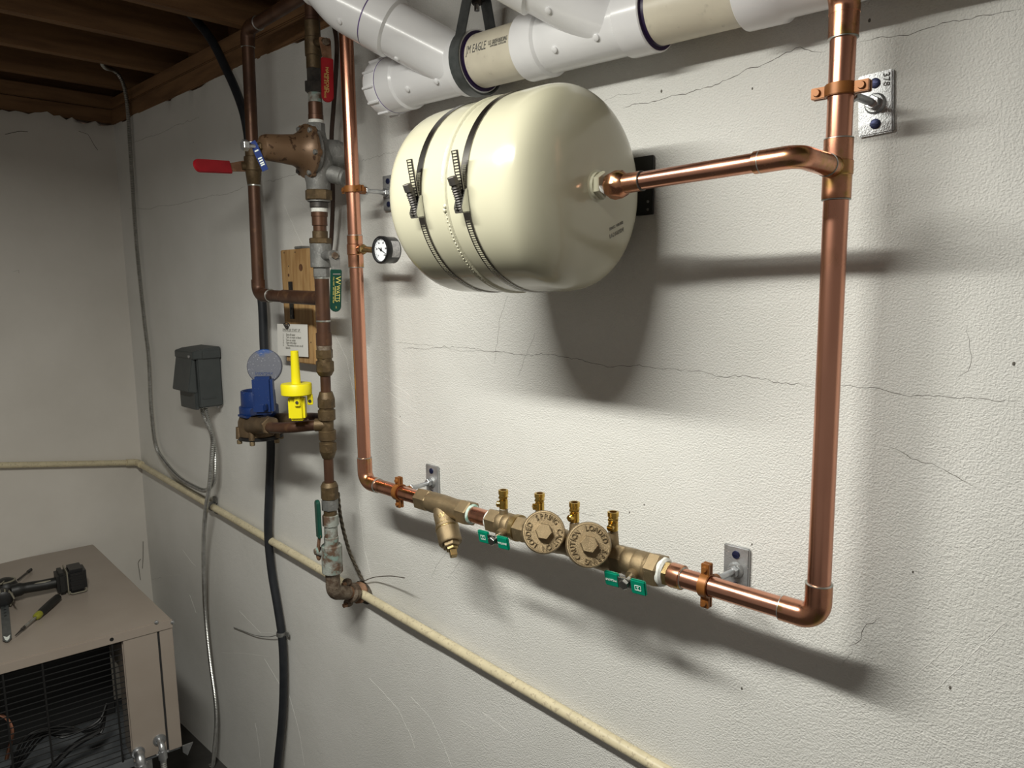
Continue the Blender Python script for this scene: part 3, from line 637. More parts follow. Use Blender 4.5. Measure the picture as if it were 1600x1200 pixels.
def tee_handle(px, py, txt, sgn, stem_px):
    sd = nrm((.10, -.95, -.20)); base = low(stem_px) - UP * .004; q = base + sd * .045
    MB().cyl(base + sd * .012, base + sd * .030, .0105, .0092, seg=18).build('stem_boss', 'bronze', bf)
    h = MB().cyl(base + sd * .028, base + sd * .050, .0048, seg=12).build('handle_stem', 'steel', bf)
    MB().hexn(q + sd * .002, q + sd * .009, .0080).build('handle_nut', 'steel', h)
    U = nrm(ldir - sd * sd.dot(ldir)); W = np.cross(sd, U); W = W if W[2] > 0 else -W
    MB().box(q, U * .016, W * .0075, sd * .0014).build('handle_plate', 'steel', h, bevel=.0008)
    for s in (-1, 1):
        c = q + U * s * .0235 + sd * (.001 + .002 * s)
        g = MB().box(c, U * .0125, W * .0122, sd * .0030).build('tee_grip', 'green_handle', bf, bevel=.002)
        m = MB()
        U2, W2 = (U, W) if sgn > 0 else (-U, -W)
        if s == sgn: text_flat(m, 'WILKINS', .0050, c + sd * .0032, U2, W2)
        else:
            text_flat(m, 'Z', .0060, c + sd * .0032, U2, W2)
            for a, bq in (((-.005, .0035), (.005, .0042)), ((-.005, -.0042), (.005, -.0035)), ((-.0052, -.0042), (-.0045, .0042)), ((.0045, -.0042), (.0052, .0042))):
                m.box(c + sd * .0033 + U * (a[0] + bq[0]) / 2 + W * (a[1] + bq[1]) / 2, U * (bq[0] - a[0]) / 2, W * (bq[1] - a[1]) / 2, sd * .0002)
        m.build('grip_print', 'white_ink', g)
tee_handle(0, 0, '', 1, 796); tee_handle(0, 0, '', -1, 1000)

# ================================================================== PVC DRAIN
YP = -.07; RP = .0445; RH = .0525; RB = .0470
d0 = at(610, 135, YP); d1 = at(1250, -42, YP)
dd = nrm(d1 - d0)
def dp(px): return on_line(d0, d1, px, 0)
t = thing('pvc_drain', 'white and cream plastic drain line with wye fittings running above the tank', 'drain pipe', dp(800))
def dl(px0, px1, prof, name, m, seg=48):
    a = dp(px0); L = np.linalg.norm(dp(px1) - a); return MB().lathe(a, dd, [(L * s, r) for s, r in prof], seg).build(name, m, t)
def surf(px, py, o, ax, r):                # where the near side of a round pipe is seen at px, py
    rr = nrm(ray(px, py)); ax = nrm(ax); w0 = CAM - o; d = rr - ax * rr.dot(ax); e = w0 - ax * w0.dot(ax)
    A = d.dot(d); B = 2 * d.dot(e); Cq = e.dot(e) - r * r; D = max(0, B * B - 4 * A * Cq)
    return CAM + rr * ((-B - math.sqrt(D)) / 2 / A)
def sx_(px, py, r): return np.dot(surf(px, py, d0, dd, r) - d0, dd)
def run(pr, name, m, seg=48): return MB().lathe(d0, dd, pr, seg).build(name, m, t)
a0_, a1_, a2_, a3_ = sx_(566, 118, .0545), sx_(583, 118, .053), sx_(605, 116, RH), sx_(611, 116, .0475)
cp = run([(a0_, .044), (a0_ + .0015, .0535), (a0_ + .004, .0545), (a1_ - .003, .0545), (a1_, .053)], 'cleanout_cap', 'pvc')
_, cu, cv = frame(dd); ca = d0 + dd * a0_; cL = a1_ - a0_
for k in range(12):
    a = 2 * math.pi * k / 12 + .2; d = cu * math.cos(a) + cv * math.sin(a)
    MB().box(ca + dd * cL * .5 + d * .0555, dd * cL * .46, d * .0022, np.cross(dd, d) * .0022).build('cap_lug', 'pvc', cp, bevel=.001)
run([(a1_ - .001, .0529), (a1_ + .0015, .0529)], 'glue_line', 'purple')
b0_, b1_ = sx_(692, 95, RH), sx_(717, 80, RH)
w1 = run([(a1_ + .001, .0525), (a2_, .0522), (a2_ + .004, .0480), (a3_ + .006, .0472), (b0_ - .004, .0472), (b0_, RH), (b1_ - .0015, RH), (b1_, .051)], 'wye_fitting', 'pvc')
run([(b1_ - .002, .0500), (b1_ + .0004, .0500), (b1_ + .0008, .0455), (b1_ + .0045, .0449)], 'glue_line', 'purple_dark')
c0_, c1_, c2_ = sx_(794, 76, RH), sx_(827, 70, RH), sx_(834, 68, .0478)
run([(b1_ - .02, RP), (c0_ + .03, RP)], 'pipe', 'pvc_cream')
run([(c0_ - .0035, .0448), (c0_ - .0005, .0460), (c0_ - .0005, .0500)], 'glue_line', 'purple')
e0_, e1_ = sx_(956, 42, RH), sx_(996, 28, RH)
w2 = run([(c0_, .051), (c0_ + .0015, RH), (c1_, RH), (c1_ + .004, .0478), (c2_ + .004, .0475), (e0_ - .004, .0475), (e0_, RH), (e1_ - .0015, RH), (e1_, .051)], 'wye_fitting', 'pvc')
run([(e1_ - .002, .0500), (e1_ + .0004, .0500), (e1_ + .0008, .0455), (e1_ + .005, .0449)], 'glue_line', 'purple_dark')
g0_ = sx_(1140, 5, RH)
run([(e1_ - .02, RP), (g0_ + .03, RP)], 'pipe', 'pvc_cream'); run([(g0_ - .003, .0448), (g0_ - .0005, .0470), (g0_, .0500)], 'glue_line', 'purple')
run([(g0_ + .14, RP), (g0_ + 1.2, RP)], 'pipe', 'pvc_cream')
run([(g0_, .051), (g0_ + .0015, RH), (g0_ + .05, RH), (g0_ + .056, .0478), (g0_ + .16, .0475)], 'coupling', 'pvc')
BD = nrm((-.707, -.50, .50))
def branch(o, par, h0, h1):
    return MB().lathe(o, BD, [(0, .044), (.03, .0472), (h0 - .004, .0472), (h0, RH), (h1 - .0015, RH), (h1, .051)], 48).build('wye_branch', 'pvc', par)
def bs(px, py, o, r): return np.dot(surf(px, py, o, BD, r) - o, BD)
o1 = on_line(d0, d1, 722, 0); o2 = on_line(d0, d1, 968, 0)
h1e = bs(559, 45, o1, RH); branch(o1, w1, bs(592, 50, o1, RH), h1e); branch(o2, w2, bs(815, 5, o2, RH), bs(815, 5, o2, RH) + .055)
def pin(px, py, o, ax, r, par):
    ax = nrm(ax); P = surf(px, py, o, ax, r); q = P - o; n = nrm(q - ax * q.dot(ax))
    MB().lathe(P - n * .002, n, [(0, .0052), (.0045, .005), (.0052, .004)], 14).build('mould_pin', 'pvc', par)
pin(637, 139, d0, dd, .0472, w1); pin(682, 127, d0, dd, .0475, w1); pin(867, 77, d0, dd, .0475, w2); pin(932, 58, d0, dd, .0475, w2)
pin(620, 92, o1, BD, .0472, w1); pin(857, 16, o2, BD, .0472, w2)
# elbow above the first wye branch, and pipe above the second
E0 = o1 + BD * h1e; ED = nrm((-.60, -.28, .75))
MB().lathe(E0 - BD * .001, BD, [(0, .0505), (.004, .0505)], 40).build('glue_line', 'purple', t)
eb = MB().tube(rnd([E0 + BD * .002, E0 + BD * .058, E0 + BD * .058 + ED * .07], .10, 8), [.0515] * 11, 40).build('elbow', 'pvc', t, ang=70)
MB().lathe(E0 + BD * .058 + ED * .055, ED, [(0, .0515), (.005, .0560), (.05, .0560), (.052, .053)], 40).build('elbow_hub', 'pvc', eb)
MB().cyl(E0 + BD * .058 + ED * .1, E0 + BD * .058 + ED * .20, RP, seg=36).build('pipe', 'pvc_cream', t)
pin(531, 33, E0 + BD * .03, nrm(BD + ED), .0515, eb)
MB().cyl(o2 + BD * .15, o2 + BD * .36, RP, seg=36).build('pipe', 'pvc_cream', t)
# print on the cream pipe
pr = MB()
_, pu, pv = frame(dd)
def pipe_print(px, py, st, size, ext=.0002, sx=1.):
    rr = nrm(ray(px, py)); w0 = CAM - d0; d = rr - dd * rr.dot(dd); e = w0 - dd * w0.dot(dd); A = d.dot(d); B = 2 * d.dot(e); Cq = e.dot(e) - RP * RP
    P = CAM + rr * ((-B - math.sqrt(B * B - 4 * A * Cq)) / 2 / A); q = P - d0; s0 = q.dot(dd); n = nrm(q - dd * s0); v = np.cross(n, dd); v = v if v[2] > 0 else -v
    def fn(u, vv, wv): a = vv / RP; return d0 + dd * (s0 + u) + (n * math.cos(a) + v * math.sin(a)) * (RP + .0003 + wv)
    text_map(pr, st, size, fn, sx=sx)
pipe_print(743.5, 75, 'JM EAGLE', .0200, sx=.57); pipe_print(777.5, 63.5, 'U.S. GREEN BUILDING', .0105, sx=.42); pipe_print(778, 69, 'ASTM D2665  ASTM D1785', .0040, sx=.80)
pr.build('pipe_print', 'ink', t)
# clevis hanger
HC = d0 + dd * sx_(708.5, 84, RH + .003)
h = thing('clevis_hanger', 'grey steel clevis hanger carrying the drain line from a threaded rod', 'pipe hanger', HC + (0, 0, .2))
_, hu, hv = frame(dd); bw = .0125; n = 30; rr0 = RH + .0008
def strap(a0, a1, r0, r1, wd, name, m='hanger_steel', extra0=None, extra1=None):
    pts = []
    for i in range(n + 1):
        a = a0 + (a1 - a0) * i / n; d = hu * math.cos(a) + hv * math.sin(a); pts.append((HC + d * r0, HC + d * r1))
    if extra1: pts += extra1
    if extra0: pts = extra0 + pts
    V = []; Fc = []
    for p0, p1 in pts:
        for p in (p0, p1):
            for q in (-wd, wd): V.append(p + dd * q)
    for i in range(len(pts) - 1): k = 4 * i; Fc += [(k, k + 1, k + 5, k + 4), (k + 2, k + 6, k + 7, k + 3), (k, k + 4, k + 6, k + 2), (k + 1, k + 3, k + 7, k + 5)]
    k = 4 * (len(pts) - 1); Fc += [(0, 2, 3, 1), (k, k + 1, k + 3, k + 2)]
    return MB().add(V, Fc).build(name, m, h, bevel=.0006)
tu = HC + hu * .105
def ex(s): 
    ap = tu + hv * s * .022; d = nrm(hu * math.cos(s * .75) + hv * math.sin(s * .75))
    return [(ap, ap + hv * s * .003 + hu * .002)]
top_in = HC + hu * .105
strap(-.80, -2 * math.pi + .80, rr0, rr0 + .0032, bw, 'loop', extra0=[(top_in + hv * -.020, top_in + hv * -.022 + hu * .003)], extra1=[(top_in + hv * .020, top_in + hv * .022 + hu * .003)])
MB().box(top_in + hu * .0015, hv * .022, hu * .0018, dd * bw).build('yoke', 'hanger_steel', h, bevel=.0008)
MB().cyl(top_in - hu * .020, (top_in[0], top_in[1], 2.628), .0048, seg=12).build('threaded_rod', 'zinc', h)
MB().hexn(top_in - hu * .010, top_in - hu * .001, .0095).build('hex_nut', 'dark_iron', h)
MB().lathe(top_in - hu * .003, hu, [(0, .014), (.002, .014)], 18).build('washer', 'dark_iron', h)
MB().hexn(top_in + hu * .004, top_in + hu * .032, .0085).build('coupling_nut', 'zinc', h)

# ================================================================== OLD WATER RISER (stack)
YS = -.105
SA = at(486, -20, YS); SB = at(520, 905, YS)
def sv(py): return on_line(SA, SB, py)
sup = nrm(SA - SB)
def seg(root, y0, y1, hw, name, m, sides=24, hw2=None, ch=None, ph=0.):
    a, b = sv(y0), sv(y1); r = rad(a, hw); r2 = rad(b, hw if hw2 is None else hw2)
    if sides == 6: r *= 1.06; r2 *= 1.06
    return MB().cyl(a, b, r, r2, sides, r * .06 if ch is None else ch, ph, (1, -1, 0)).build(name, m, root)
st = thing('old_water_riser', 'tarnished old copper water service riser full of unions and couplings', 'pipe', sv(900))
seg(st, -30, 34, 11.2, 'pipe', 'old_copper'); seg(st, 27, 33, 12.4, 'coupling', 'old_copper')
seg(st, 107, 130, 11.4, 'hex_nipple', 'dark_iron', 6); seg(st, 128, 145, 15, 'union_nut', 'dark_iron', 6); seg(st, 143, 161, 10.8, 'union_tail', 'verdigris'); seg(st, 160, 180, 11.4, 'coupling', 'old_copper'); seg(st, 179, 188, 12.0, 'coupling_lip', 'old_copper')
seg(st, 186, 196, 11.6, 'thread_tape', 'tape')
seg(st, 311, 325, 14.6, 'union_tail', 'dark_iron'); seg(st, 324, 333, 12.6, 'thread_tape', 'tape'); seg(st, 331, 339, 13.2, 'coupling_lip', 'old_copper'); seg(st, 337, 353, 12.2, 'coupling', 'old_copper'); seg(st, 350, 363, 10.6, 'pipe', 'old_copper')
seg(st, 430, 503, 11.5, 'tee', 'old_copper'); seg(st, 432, 436, 11.9, 'solder_ring', 'solder'); seg(st, 499.5, 503, 11.6, 'solder_ring', 'solder'); seg(st, 502, 522, 11, 'pipe', 'old_copper'); seg(st, 520, 540, 12.6, 'coupling', 'old_copper')
seg(st, 539, 547, 12.2, 'thread_tape', 'crust'); seg(st, 546, 560, 13, 'hex_nut', 'old_brass', 6); seg(st, 559, 566, 11.6, 'union_face', 'old_brass'); seg(st, 564, 580, 14.6, 'compression_nut', 'old_brass', 8); seg(st, 579, 587, 14.2, 'compression_taper', 'old_brass', 24, 10.5)
seg(st, 580, 616, 8.2, 'pipe', 'old_copper')
seg(st, 804, 821, 13, 'coupling', 'verdigris', 10); seg(st, 819, 840, 10.6, 'pipe', 'verdigris')
seg(st, 712, 758, 7.8, 'pipe', 'old_copper'); seg(st, 753, 760, 11, 'compression_taper', 'old_brass', 24, 14); seg(st, 759, 779, 14.2, 'compression_nut', 'old_brass', 8); seg(st, 779, 796, 13, 'hex_nut', 'galvanized', 6); seg(st, 795, 806, 10.6, 'union_face', 'old_brass')
e0 = sv(890); ec = sv(926); hw_ = HOLE + (0, .0, .0)
MB().tube(rnd([e0, ec, ec + (hw_ - ec) * .45], .026, 8), rad(e0, 11.6), 20).build('service_elbow', 'crust', st)
MB().cyl(ec + (hw_ - ec) * .35, hw_ + nrm(hw_ - ec) * .01, rad(e0, 10.4), seg=18).build('service_pipe', 'rust', st)
# branch from the tee to the brown riser
YR = YS; RA2 = at(387, 60, YR); RB2 = at(403.5, 445, YR)
def bv(py): return on_line(RA2, RB2, py)
# ---- top ball valve (red)
def handle(root, path, wds, grip, m, th=.0012, out=None, tip=True):
    pass
v = thing('ball_valve', 'brass ball valve with a red lever hanging down, near the joists above the pressure regulator', 'valve', sv(75))
seg(v, 33, 61, 12.4, 'upper_end', 'old_brass'); seg(v, 59, 88, 13.8, 'body', 'old_brass', 12); seg(v, 86, 108, 12, 'lower_end', 'old_brass')
hx = nrm((.85, -.52, 0)); hy = np.array((.52, .85, 0))             # across the view from the camera's side
def lever(root, P0, Pa, Pb, wd, wdb, grip_m, brk_m, normal, name='lever_grip', bolt=True, thick=.0045):
    P0, Pa, Pb = (np.array(q, float) for q in (P0, Pa, Pb)); N = nrm(normal); d = nrm(Pb - Pa); N = nrm(N - d * N.dot(d)); W = np.cross(N, d); L = np.linalg.norm(Pb - Pa)
    d0 = nrm(Pa - P0); W0 = np.cross(N, d0)
    MB().prism([(-.010, -wdb), (-.004, -wdb * 1.15), (np.linalg.norm(Pa - P0) + .012, -wdb * .8), (np.linalg.norm(Pa - P0) + .012, wdb * .8), (-.004, wdb * 1.15), (-.010, wdb)], P0 - N * .0012, d0, W0, N * .0024).build('lever_plate', brk_m, root, bevel=.0007)
    pr = [(0, -wd), (0, wd)]; k = 8
    for i in range(k + 1): a = math.pi / 2 - math.pi * i / k; pr.append((L - wd + wd * math.cos(a), wd * math.sin(a)))
    g = MB().prism(pr, Pa - N * thick, d, W, N * 2 * thick).build(name, grip_m, root, bevel=.0016)
    if bolt: MB().hexn(P0 + N * .001, P0 + N * .009, .0078).build('stem_nut', 'crust', root)
    return g, d, W, N
cv_ = -nrm(ray(500, 90))
p0 = at(508, 66, YS - .006); pa = at(511, 91, YS - .008); pb = at(512, 160, YS - .008)
MB().cyl(sv(74) + (0, 0, .01), p0, .0085, seg=14).build('stem', 'old_brass', v)
g, d, W, N = lever(v, p0, pa, pb, .0125, .0115, 'red_vinyl', 'rust', (1, -.25, 0))
m = MB(); text_flat(m, 'HAMMOND', .010, (pa + pb) / 2 + N * .0047 + W * -.002, d, W if np.cross(d, W).dot(N) > 0 else -W, sx=.95); text_flat(m, 'IND. B.V.  600 WOG', .0055, (pa + pb) / 2 + N * .0047 + W * (.007 if np.cross(d, W).dot(N) < 0 else -.007) + d * .012, d, W if np.cross(d, W).dot(N) > 0 else -W); m.build('lever_print', 'yellow_ink', g)
# ---- pressure regulator
PB = sv(243)
v = thing('pressure_regulator', 'grey pressure regulator with a big pitted bronze bell pointing into the room', 'valve', PB)
seg(v, 193, 206, 14.5, 'inlet_hex', 'galvanized', 8)
MB().lathe(sv(205), -sup, [(0, .019), (.012, .021), (.035, .031), (.055, .036), (.080, .034), (.110, .026), (.150, .0245), (np.linalg.norm(sv(299) - sv(205)), .0245)], 24).build('body', 'galvanized', v)
seg(v, 297, 313, 21.5, 'union_nut', 'old_brass', 8)
MB().lathe(sv(238) + (.0, .02, .0), (.55, .83, 0), [(0, .030), (.030, .029), (.034, .026), (.040, .024)], 20).build('side_plug', 'galvanized', v)
q = sv(265); MB().cyl(q, q + nrm((.75, .62, -.32)) * .055, .020, .0185, seg=18, ch=.002).cyl(q + nrm((.75, .62, -.32)) * .054, q + nrm((.75, .62, -.32)) * .060, .0165, seg=18).build('strainer_port', 'galvanized', v)
BA = nrm((-.05, -1, -.02)); b0 = sv(238)
MB().lathe(b0, BA, [(.0, .035), (.012, .052), (.022, .053)], 32).build('body_flange', 'galvanized', v)
bl = MB().lathe(b0, BA, [(.020, .050), (.022, .056), (.028, .0565), (.031, .050), (.040, .040), (.055, .0325), (.085, .0290), (.118, .0265), (.126, .0235), (.1285, .018)], 36).build('bell', 'bell_bronze', v)
_, fu, fv = frame(BA)
for k in range(6):
    a = k * math.pi / 3 + .35; d = fu * math.cos(a) + fv * math.sin(a); q = b0 + BA * .028 + d * .047
    lg_ = MB().lathe(b0 + BA * .020 + d * .050, BA, [(0, .0095), (.009, .009)], 14).build('bolt_lug', 'bell_bronze', v)
    MB().hexn(q + d * .003, q + d * .003 + BA * .007, .0058).build('flange_bolt', 'galvanized', lg_)
MB().cyl(b0 + BA * .126, b0 + BA * .160, .0048, seg=12).build('adjusting_screw', 'zinc', v)
MB().hexn(b0 + BA * .156, b0 + BA * .168, .0115).build('screw_head', 'zinc', v)
MB().hexn(b0 + BA * .128, b0 + BA * .134, .0095).build('lock_nut', 'old_brass', v)
tg0 = b0 + BA * .137
tagp = MB(); tu_ = nrm((.22, .28, -.93)); tw_ = nrm(np.cross(tu_, (.5, -.86, 0)))
tgm = tag(MB().prism([(0, -.006), (.008, -.0075), (.062, -.0070), (.062, .0070), (.008, .0075), (0, .006)], tg0 + BA * .002 - tu_ * .010 + np.array((.5, -.86, 0)) * .004, tu_, tw_, np.array((.5, -.86, 0)) * .0008).build('paper_tag', 'blue_tag', None, bevel=0), 'narrow blue tag hanging on the adjusting screw of the pressure regulator', 'tag')
ORG[tgm.name] = (0, 0, 0)
m = MB(); [m.box(tg0 + BA * .002 + tu_ * q_ + np.array((.5, -.86, 0)) * .0050, tu_ * .0014, tw_ * .0045, np.array((.5, -.86, 0)) * .0001) for q_ in (.010, .026, .031, .036, .040)]; m.build('tag_print', 'white_ink', tgm)
# ---- green ball valve in the middle
v = thing('ball_valve', 'weathered bronze ball valve with a green lever hanging down, in front of the wooden board', 'valve', sv(400))
seg(v, 361, 375, 12.5, 'upper_end', 'old_brass', 12); seg(v, 372, 381, 18, 'collar', 'old_brass', 8); seg(v, 380, 418, 17, 'body', 'galvanized', 10); seg(v, 416, 433, 13.2, 'lower_hex', 'galvanized', 8)
p0 = at(522, 399, YS - .004); pa = at(525, 421, YS - .006); pb = at(524, 487, YS - .006)
MB().cyl(sv(399), p0, .011, seg=14).build('stem', 'galvanized', v)
g, d, W, N = lever(v, p0, pa, pb, .0120, .0120, 'green_vinyl', 'galvanized', (1, -.25, 0))
vv = W if np.cross(d, W).dot(N) > 0 else -W
m = MB(); c = (pa + pb) / 2 + N * .0047
text_flat(m, 'WATTS', .0125, c + d * .006 + vv * .003, d, vv, sx=.85); text_flat(m, 'W', .0165, c - d * .023 + vv * .003, d, vv); m.box(c + d * .006 - vv * .0026, d * .016, vv * .0006, N * .0002)
text_flat(m, 'FULL PORT  600 WOG  150 WSP', .0040, c - d * .002 - vv * .0066, d, vv); text_flat(m, '2', .006, c + d * .036, vv, -d); m.build('lever_print', 'yellow_ink', g)
# ---- lower shutoff
v = thing('ball_valve', 'corroded ball valve crusted pale green, its dark green lever pointing up', 'valve', sv(870))
seg(v, 838, 853, 11.6, 'upper_end', 'verdigris'); seg(v, 851, 894, 16.4, 'body', 'verdigris', 24); seg(v, 880, 893, 17, 'body_hex', 'verdigris', 8)
p0 = at(497, 861, YS - .022); pa = at(499, 840, YS - .030); pb = at(495.5, 781, YS - .030)
MB().cyl(sv(864), p0 + (-.004, -.002, 0), .014, .010, seg=14).build('stem', 'verdigris', v)
lever(v, p0, pa, pb, .0105, .0090, 'green_vinyl', 'rust', (-.25, -.97, 0))
MB().sphere(at(498, 868, YS - .02), .009, 10, 8, (.7, .7, 1.4)).build('stem_lump', 'rust', v)
# ---- ground clamp and wire
gc = thing('ground_clamp', 'crusty bronze ground clamp on the service pipe at the wall', 'clamp', ec + (hw_ - ec) * .7)
ax = nrm(hw_ - ec); cc = ec + (hw_ - ec) * .62; _, cu_, cv2 = frame(ax)
m = MB().lathe(cc - ax * .010, ax, [(0, .021), (.003, .0245), (.016, .0245), (.020, .021)], 14); m.build('clamp_ring', 'crust', gc)
m = MB().lathe(cc + ax * .022, ax, [(0, .021), (.004, .027), (.010, .0265), (.014, .020)], 12); m.build('pipe_flange', 'rust', gc)
for s, dz in ((1, .026), (-1, .028)):
    MB().sphere(cc + np.array((-.010, -.006, s * dz)), .012, 10, 7, (1.1, 1, .8)).build('clamp_jaw', 'crust', gc); MB().hexn(cc + np.array((-.004, -.014, s * dz)), cc + np.array((-.004, -.024, s * dz)), .006).build('clamp_screw', 'rust', gc)
wp = spline([at(528, 770, -.06), at(531, 800, -.055), at(537, 830, -.05), at(546, 862, -.035), at(556, 885, -.02), at(566, 906, -.008)], 10)
m = MB(); P = resample(wp, .004); 
for k in range(3):
    q = []
    for i, p in enumerate(P):
        a = i * .55 + k * 2.094; q.append(p + np.array((math.cos(a), math.sin(a) * .6, .2 * math.sin(a))) * .0030)
    m.tube(q, .0027, 7)
m.build('ground_wire', 'bare_wire'); o = bpy.data.objects['ground_wire']; tag(o, 'twisted bare ground wire slanting from the riser down to the wall entry', 'wire')
tag(MB().tube(spline([at(568, 908, -.006), at(585, 902, -.012), at(610, 900, -.03), at(632, 903, -.045)], 8), .0011, 6).build('loose_wire', 'bare_wire'), 'thin loose wire end sticking out from the wall entry', 'wire')
tag(MB().tube(spline([at(507, -10, -.03), at(519, 30, -.03), at(526, 65, -.03), at(525, 110, -.03), at(521, 170, -.028), at(518, 220, -.026), at(520, 300, -.026), at(519, 345, -.024), at(516, 388, -.02), at(508, 410, -.012)], 8), .0052, 8).build('brown_cable', 'brown_wire'), 'thin dark brown cable running down the wall behind the old riser', 'cable')

# ================================================================== BROWN RISER with red lever
t = thing('old_copper_pipe', 'dull brown copper pipe dropping from the joists and elbowing into the old riser', 'pipe', bv(450))
RB_ = .0146; bup = nrm(RA2 - RB2); bc = on_line(RA2, RB2, 461); se = sv(466.5)
MB().cyl(bv(225), bv(48), RB_, seg=24).build('pipe', 'old_copper', t); MB().cyl(bv(440), bv(282), RB_, seg=24).build('pipe', 'old_copper', t)
hd = nrm(se - bc)
MB().tube(rnd([bv(437), bc, bc + hd * .060], .024, 8), .0166, 24).build('elbow', 'old_copper', t)
MB().cyl(bc + hd * .045, se, .0142, seg=22).build('pipe', 'old_copper', t); MB().cyl(bc + hd * .125, se, .0162, seg=22, ch=.001).build('tee_branch', 'old_copper', t)
ring(t, bc + hd * .060, hd, .0150); ring(t, bc + hd * .125, hd, .0152, m='old_copper')
tp = bv(45); te_ = tp + np.array((1, 0, .0)) * .30
MB().tube(rnd([bv(74), tp, tp + np.array((.055, 0, 0))], .024, 8), .0166, 24).build('elbow', 'old_copper', t); MB().cyl(tp + (.04, 0, 0), tp + (.34, .0, .01), RB_, seg=22).build('pipe', 'old_copper', t)
ring(t, bv(74), bup, .0154); ring(t, tp + (.055, 0, 0), (1, 0, 0), .0154)
v = thing('ball_valve', 'brass ball valve with a red lever sticking straight out beside the pressure regulator bell', 'valve', bv(258))
def bseg(y0, y1, hw, name, m='old_brass', sides=24, hw2=None):
    a, b = bv(y0), bv(y1); r = rad(a, hw); r2 = rad(b, hw if hw2 is None else hw2); return MB().cyl(a, b, r, r2, sides, r * .06, 0, (1, -1, 0)).build(name, m, v)
bseg(224, 246, 12, 'upper_end'); bseg(245, 267, 14.6, 'body', sides=12); bseg(266, 290, 13, 'lower_end', hw2=10.4); bseg(288, 291, 10.6, 'solder_ring', 'solder'); bseg(222, 226, 11, 'solder_ring', 'solder')
p0 = bv(261) + (-.005, -.024, 0); pa = on_line(p0, p0 + (0, -.08, 0), 358, 0); pa = at(360, 261.5, pa[1]); pb = at(303, 258.5, pa[1] - .105)
MB().cyl(bv(261), p0 + (0, -.004, 0), .010, seg=14).build('stem', 'old_brass', v)
lever(v, p0, pa, pb, .0150, .0115, 'red_vinyl', 'rust', (1, 0, .12), bolt=False, thick=.004)

# ================================================================== METER YOKE, METER, TRANSMITTER
y = thing('meter_yoke', 'tarnished brass meter yoke with curved copper tubes on the old riser', 'fitting', sv(664))
def yseg(*a, **k): return seg(y, *a, **k)
yseg(612, 623, 10.5, 'compression_taper', 'old_brass', 24, 13.5); yseg(622, 637, 14, 'compression_nut', 'old_brass', 8); yseg(636, 642, 11.5, 'tee_neck', 'old_brass'); yseg(640, 656, 13.8, 'tee_collar', 'old_brass'); yseg(654, 674, 10.5, 'tee_body', 'old_brass')
yseg(672, 687, 13.8, 'tee_collar', 'old_brass'); yseg(686, 692, 11.5, 'tee_neck', 'old_brass'); yseg(691, 704, 14, 'compression_nut', 'old_brass', 8); yseg(703, 716, 13.5, 'compression_taper', 'old_brass', 24, 9.5)
MC = at(406, 660, YS - .012); SP = sv(664)
n1 = at(423, 665, YS - .055); n2 = n1 + (0, .085, 0)
MB().cyl(SP, SP + nrm(at(492, 664, YS - .02) - SP) * .028, .0150, seg=18, ch=.001).build('side_cup', 'old_brass', y)
MB().tube(spline([n1 + (-.01, .004, 0), n1 + (.012, -.006, -.002), at(440, 668.5, YS - .060), at(460, 667.5, YS - .050), at(480, 665.5, YS - .028), SP + (-.012, -.004, 0)], 8), .0128, 18).build('loop_tube', 'old_copper', y)
MB().tube(spline([n2, n2 + (.03, .004, 0), at(480, 652, YS + .045), SP + (-.03, .02, .008), SP + (-.008, .006, .004)], 8), .0115, 16).build('loop_tube', 'old_copper', y)
MB().hexn(n1 + (-.014, .004, 0), n1 + (.010, -.005, 0), .0225, ph=.2).build('swivel_nut', 'meter_bronze', y); MB().hexn(n2 + (-.014, 0, 0), n2 + (.010, 0, 0), .0225).build('swivel_nut', 'meter_bronze', y)
mt = thing('water_meter', 'bronze water meter with a blue register and its round lid flipped open', 'water meter', MC)
zB = MC[2]
MB().lathe(MC, UP, [(-.033, .048), (-.030, .0535), (-.012, .0545), (.006, .0535), (.017, .049), (.020, .044)], 32, sy=1.).build('body', 'meter_bronze', mt)
MB().lathe(MC, UP, [(-.041, .052), (-.039, .0565), (-.032, .0565), (-.031, .054)], 32).build('bottom_plate', 'black_plastic', mt)
for a in (200, 255, 310, 20, 80, 140):
    d = np.array((math.cos(math.radians(a)), math.sin(math.radians(a)), 0)); q = MC + d * .0530
    lgm = MB().cyl(q + UP * -.036, q + UP * -.006, .0085, .0070, seg=12).build('bolt_lug', 'meter_bronze', mt); MB().hexn(q + UP * -.050, q + UP * -.040, .0065).build('body_bolt', 'bronze', lgm)
MB().cyl(MC + (.02, -.03, 0), n1 + (-.012, .004, 0), .024, .019, seg=20).build('spud', 'meter_bronze', mt); MB().cyl(MC + (.02, .03, 0), n2 + (-.012, 0, 0), .022, .019, seg=18).build('spud', 'meter_bronze', mt)
MB().lathe(MC, UP, [(.018, .0475), (.020, .0490), (.043, .0485), (.045, .047)], 36).build('register_ring', 'meter_blue', mt)
MB().lathe(MC, UP, [(.044, .043), (.047, .0435), (.083, .0425), (.085, .041), (.0845, .037), (.078, .036)], 36).build('register_can', 'meter_blue', mt)
hU = nrm((.66, .75, 0)); hN = nrm((.75, -.66, 0)); hp = at(412, 615, YS - .050); hz0 = MC[2] + .040; hz1 = on_line(hp, hp + UP * .1, 588)[2]
MB().box((hp[0], hp[1], (hz0 + hz1) / 2), hU * .0245, hN * .016, UP * (hz1 - hz0) / 2).build('hinge_block', 'meter_blue', mt, bevel=.007)
MB().abox(MC[0] - .012, MC[0] + .035, MC[1] - .052, MC[1] - .045, MC[2] + .022, MC[2] + .027).build('catch', 'meter_blue', mt)
LDc = at(413.5, 572.5, YS - .035); ln = nrm((.72, -.66, .20))
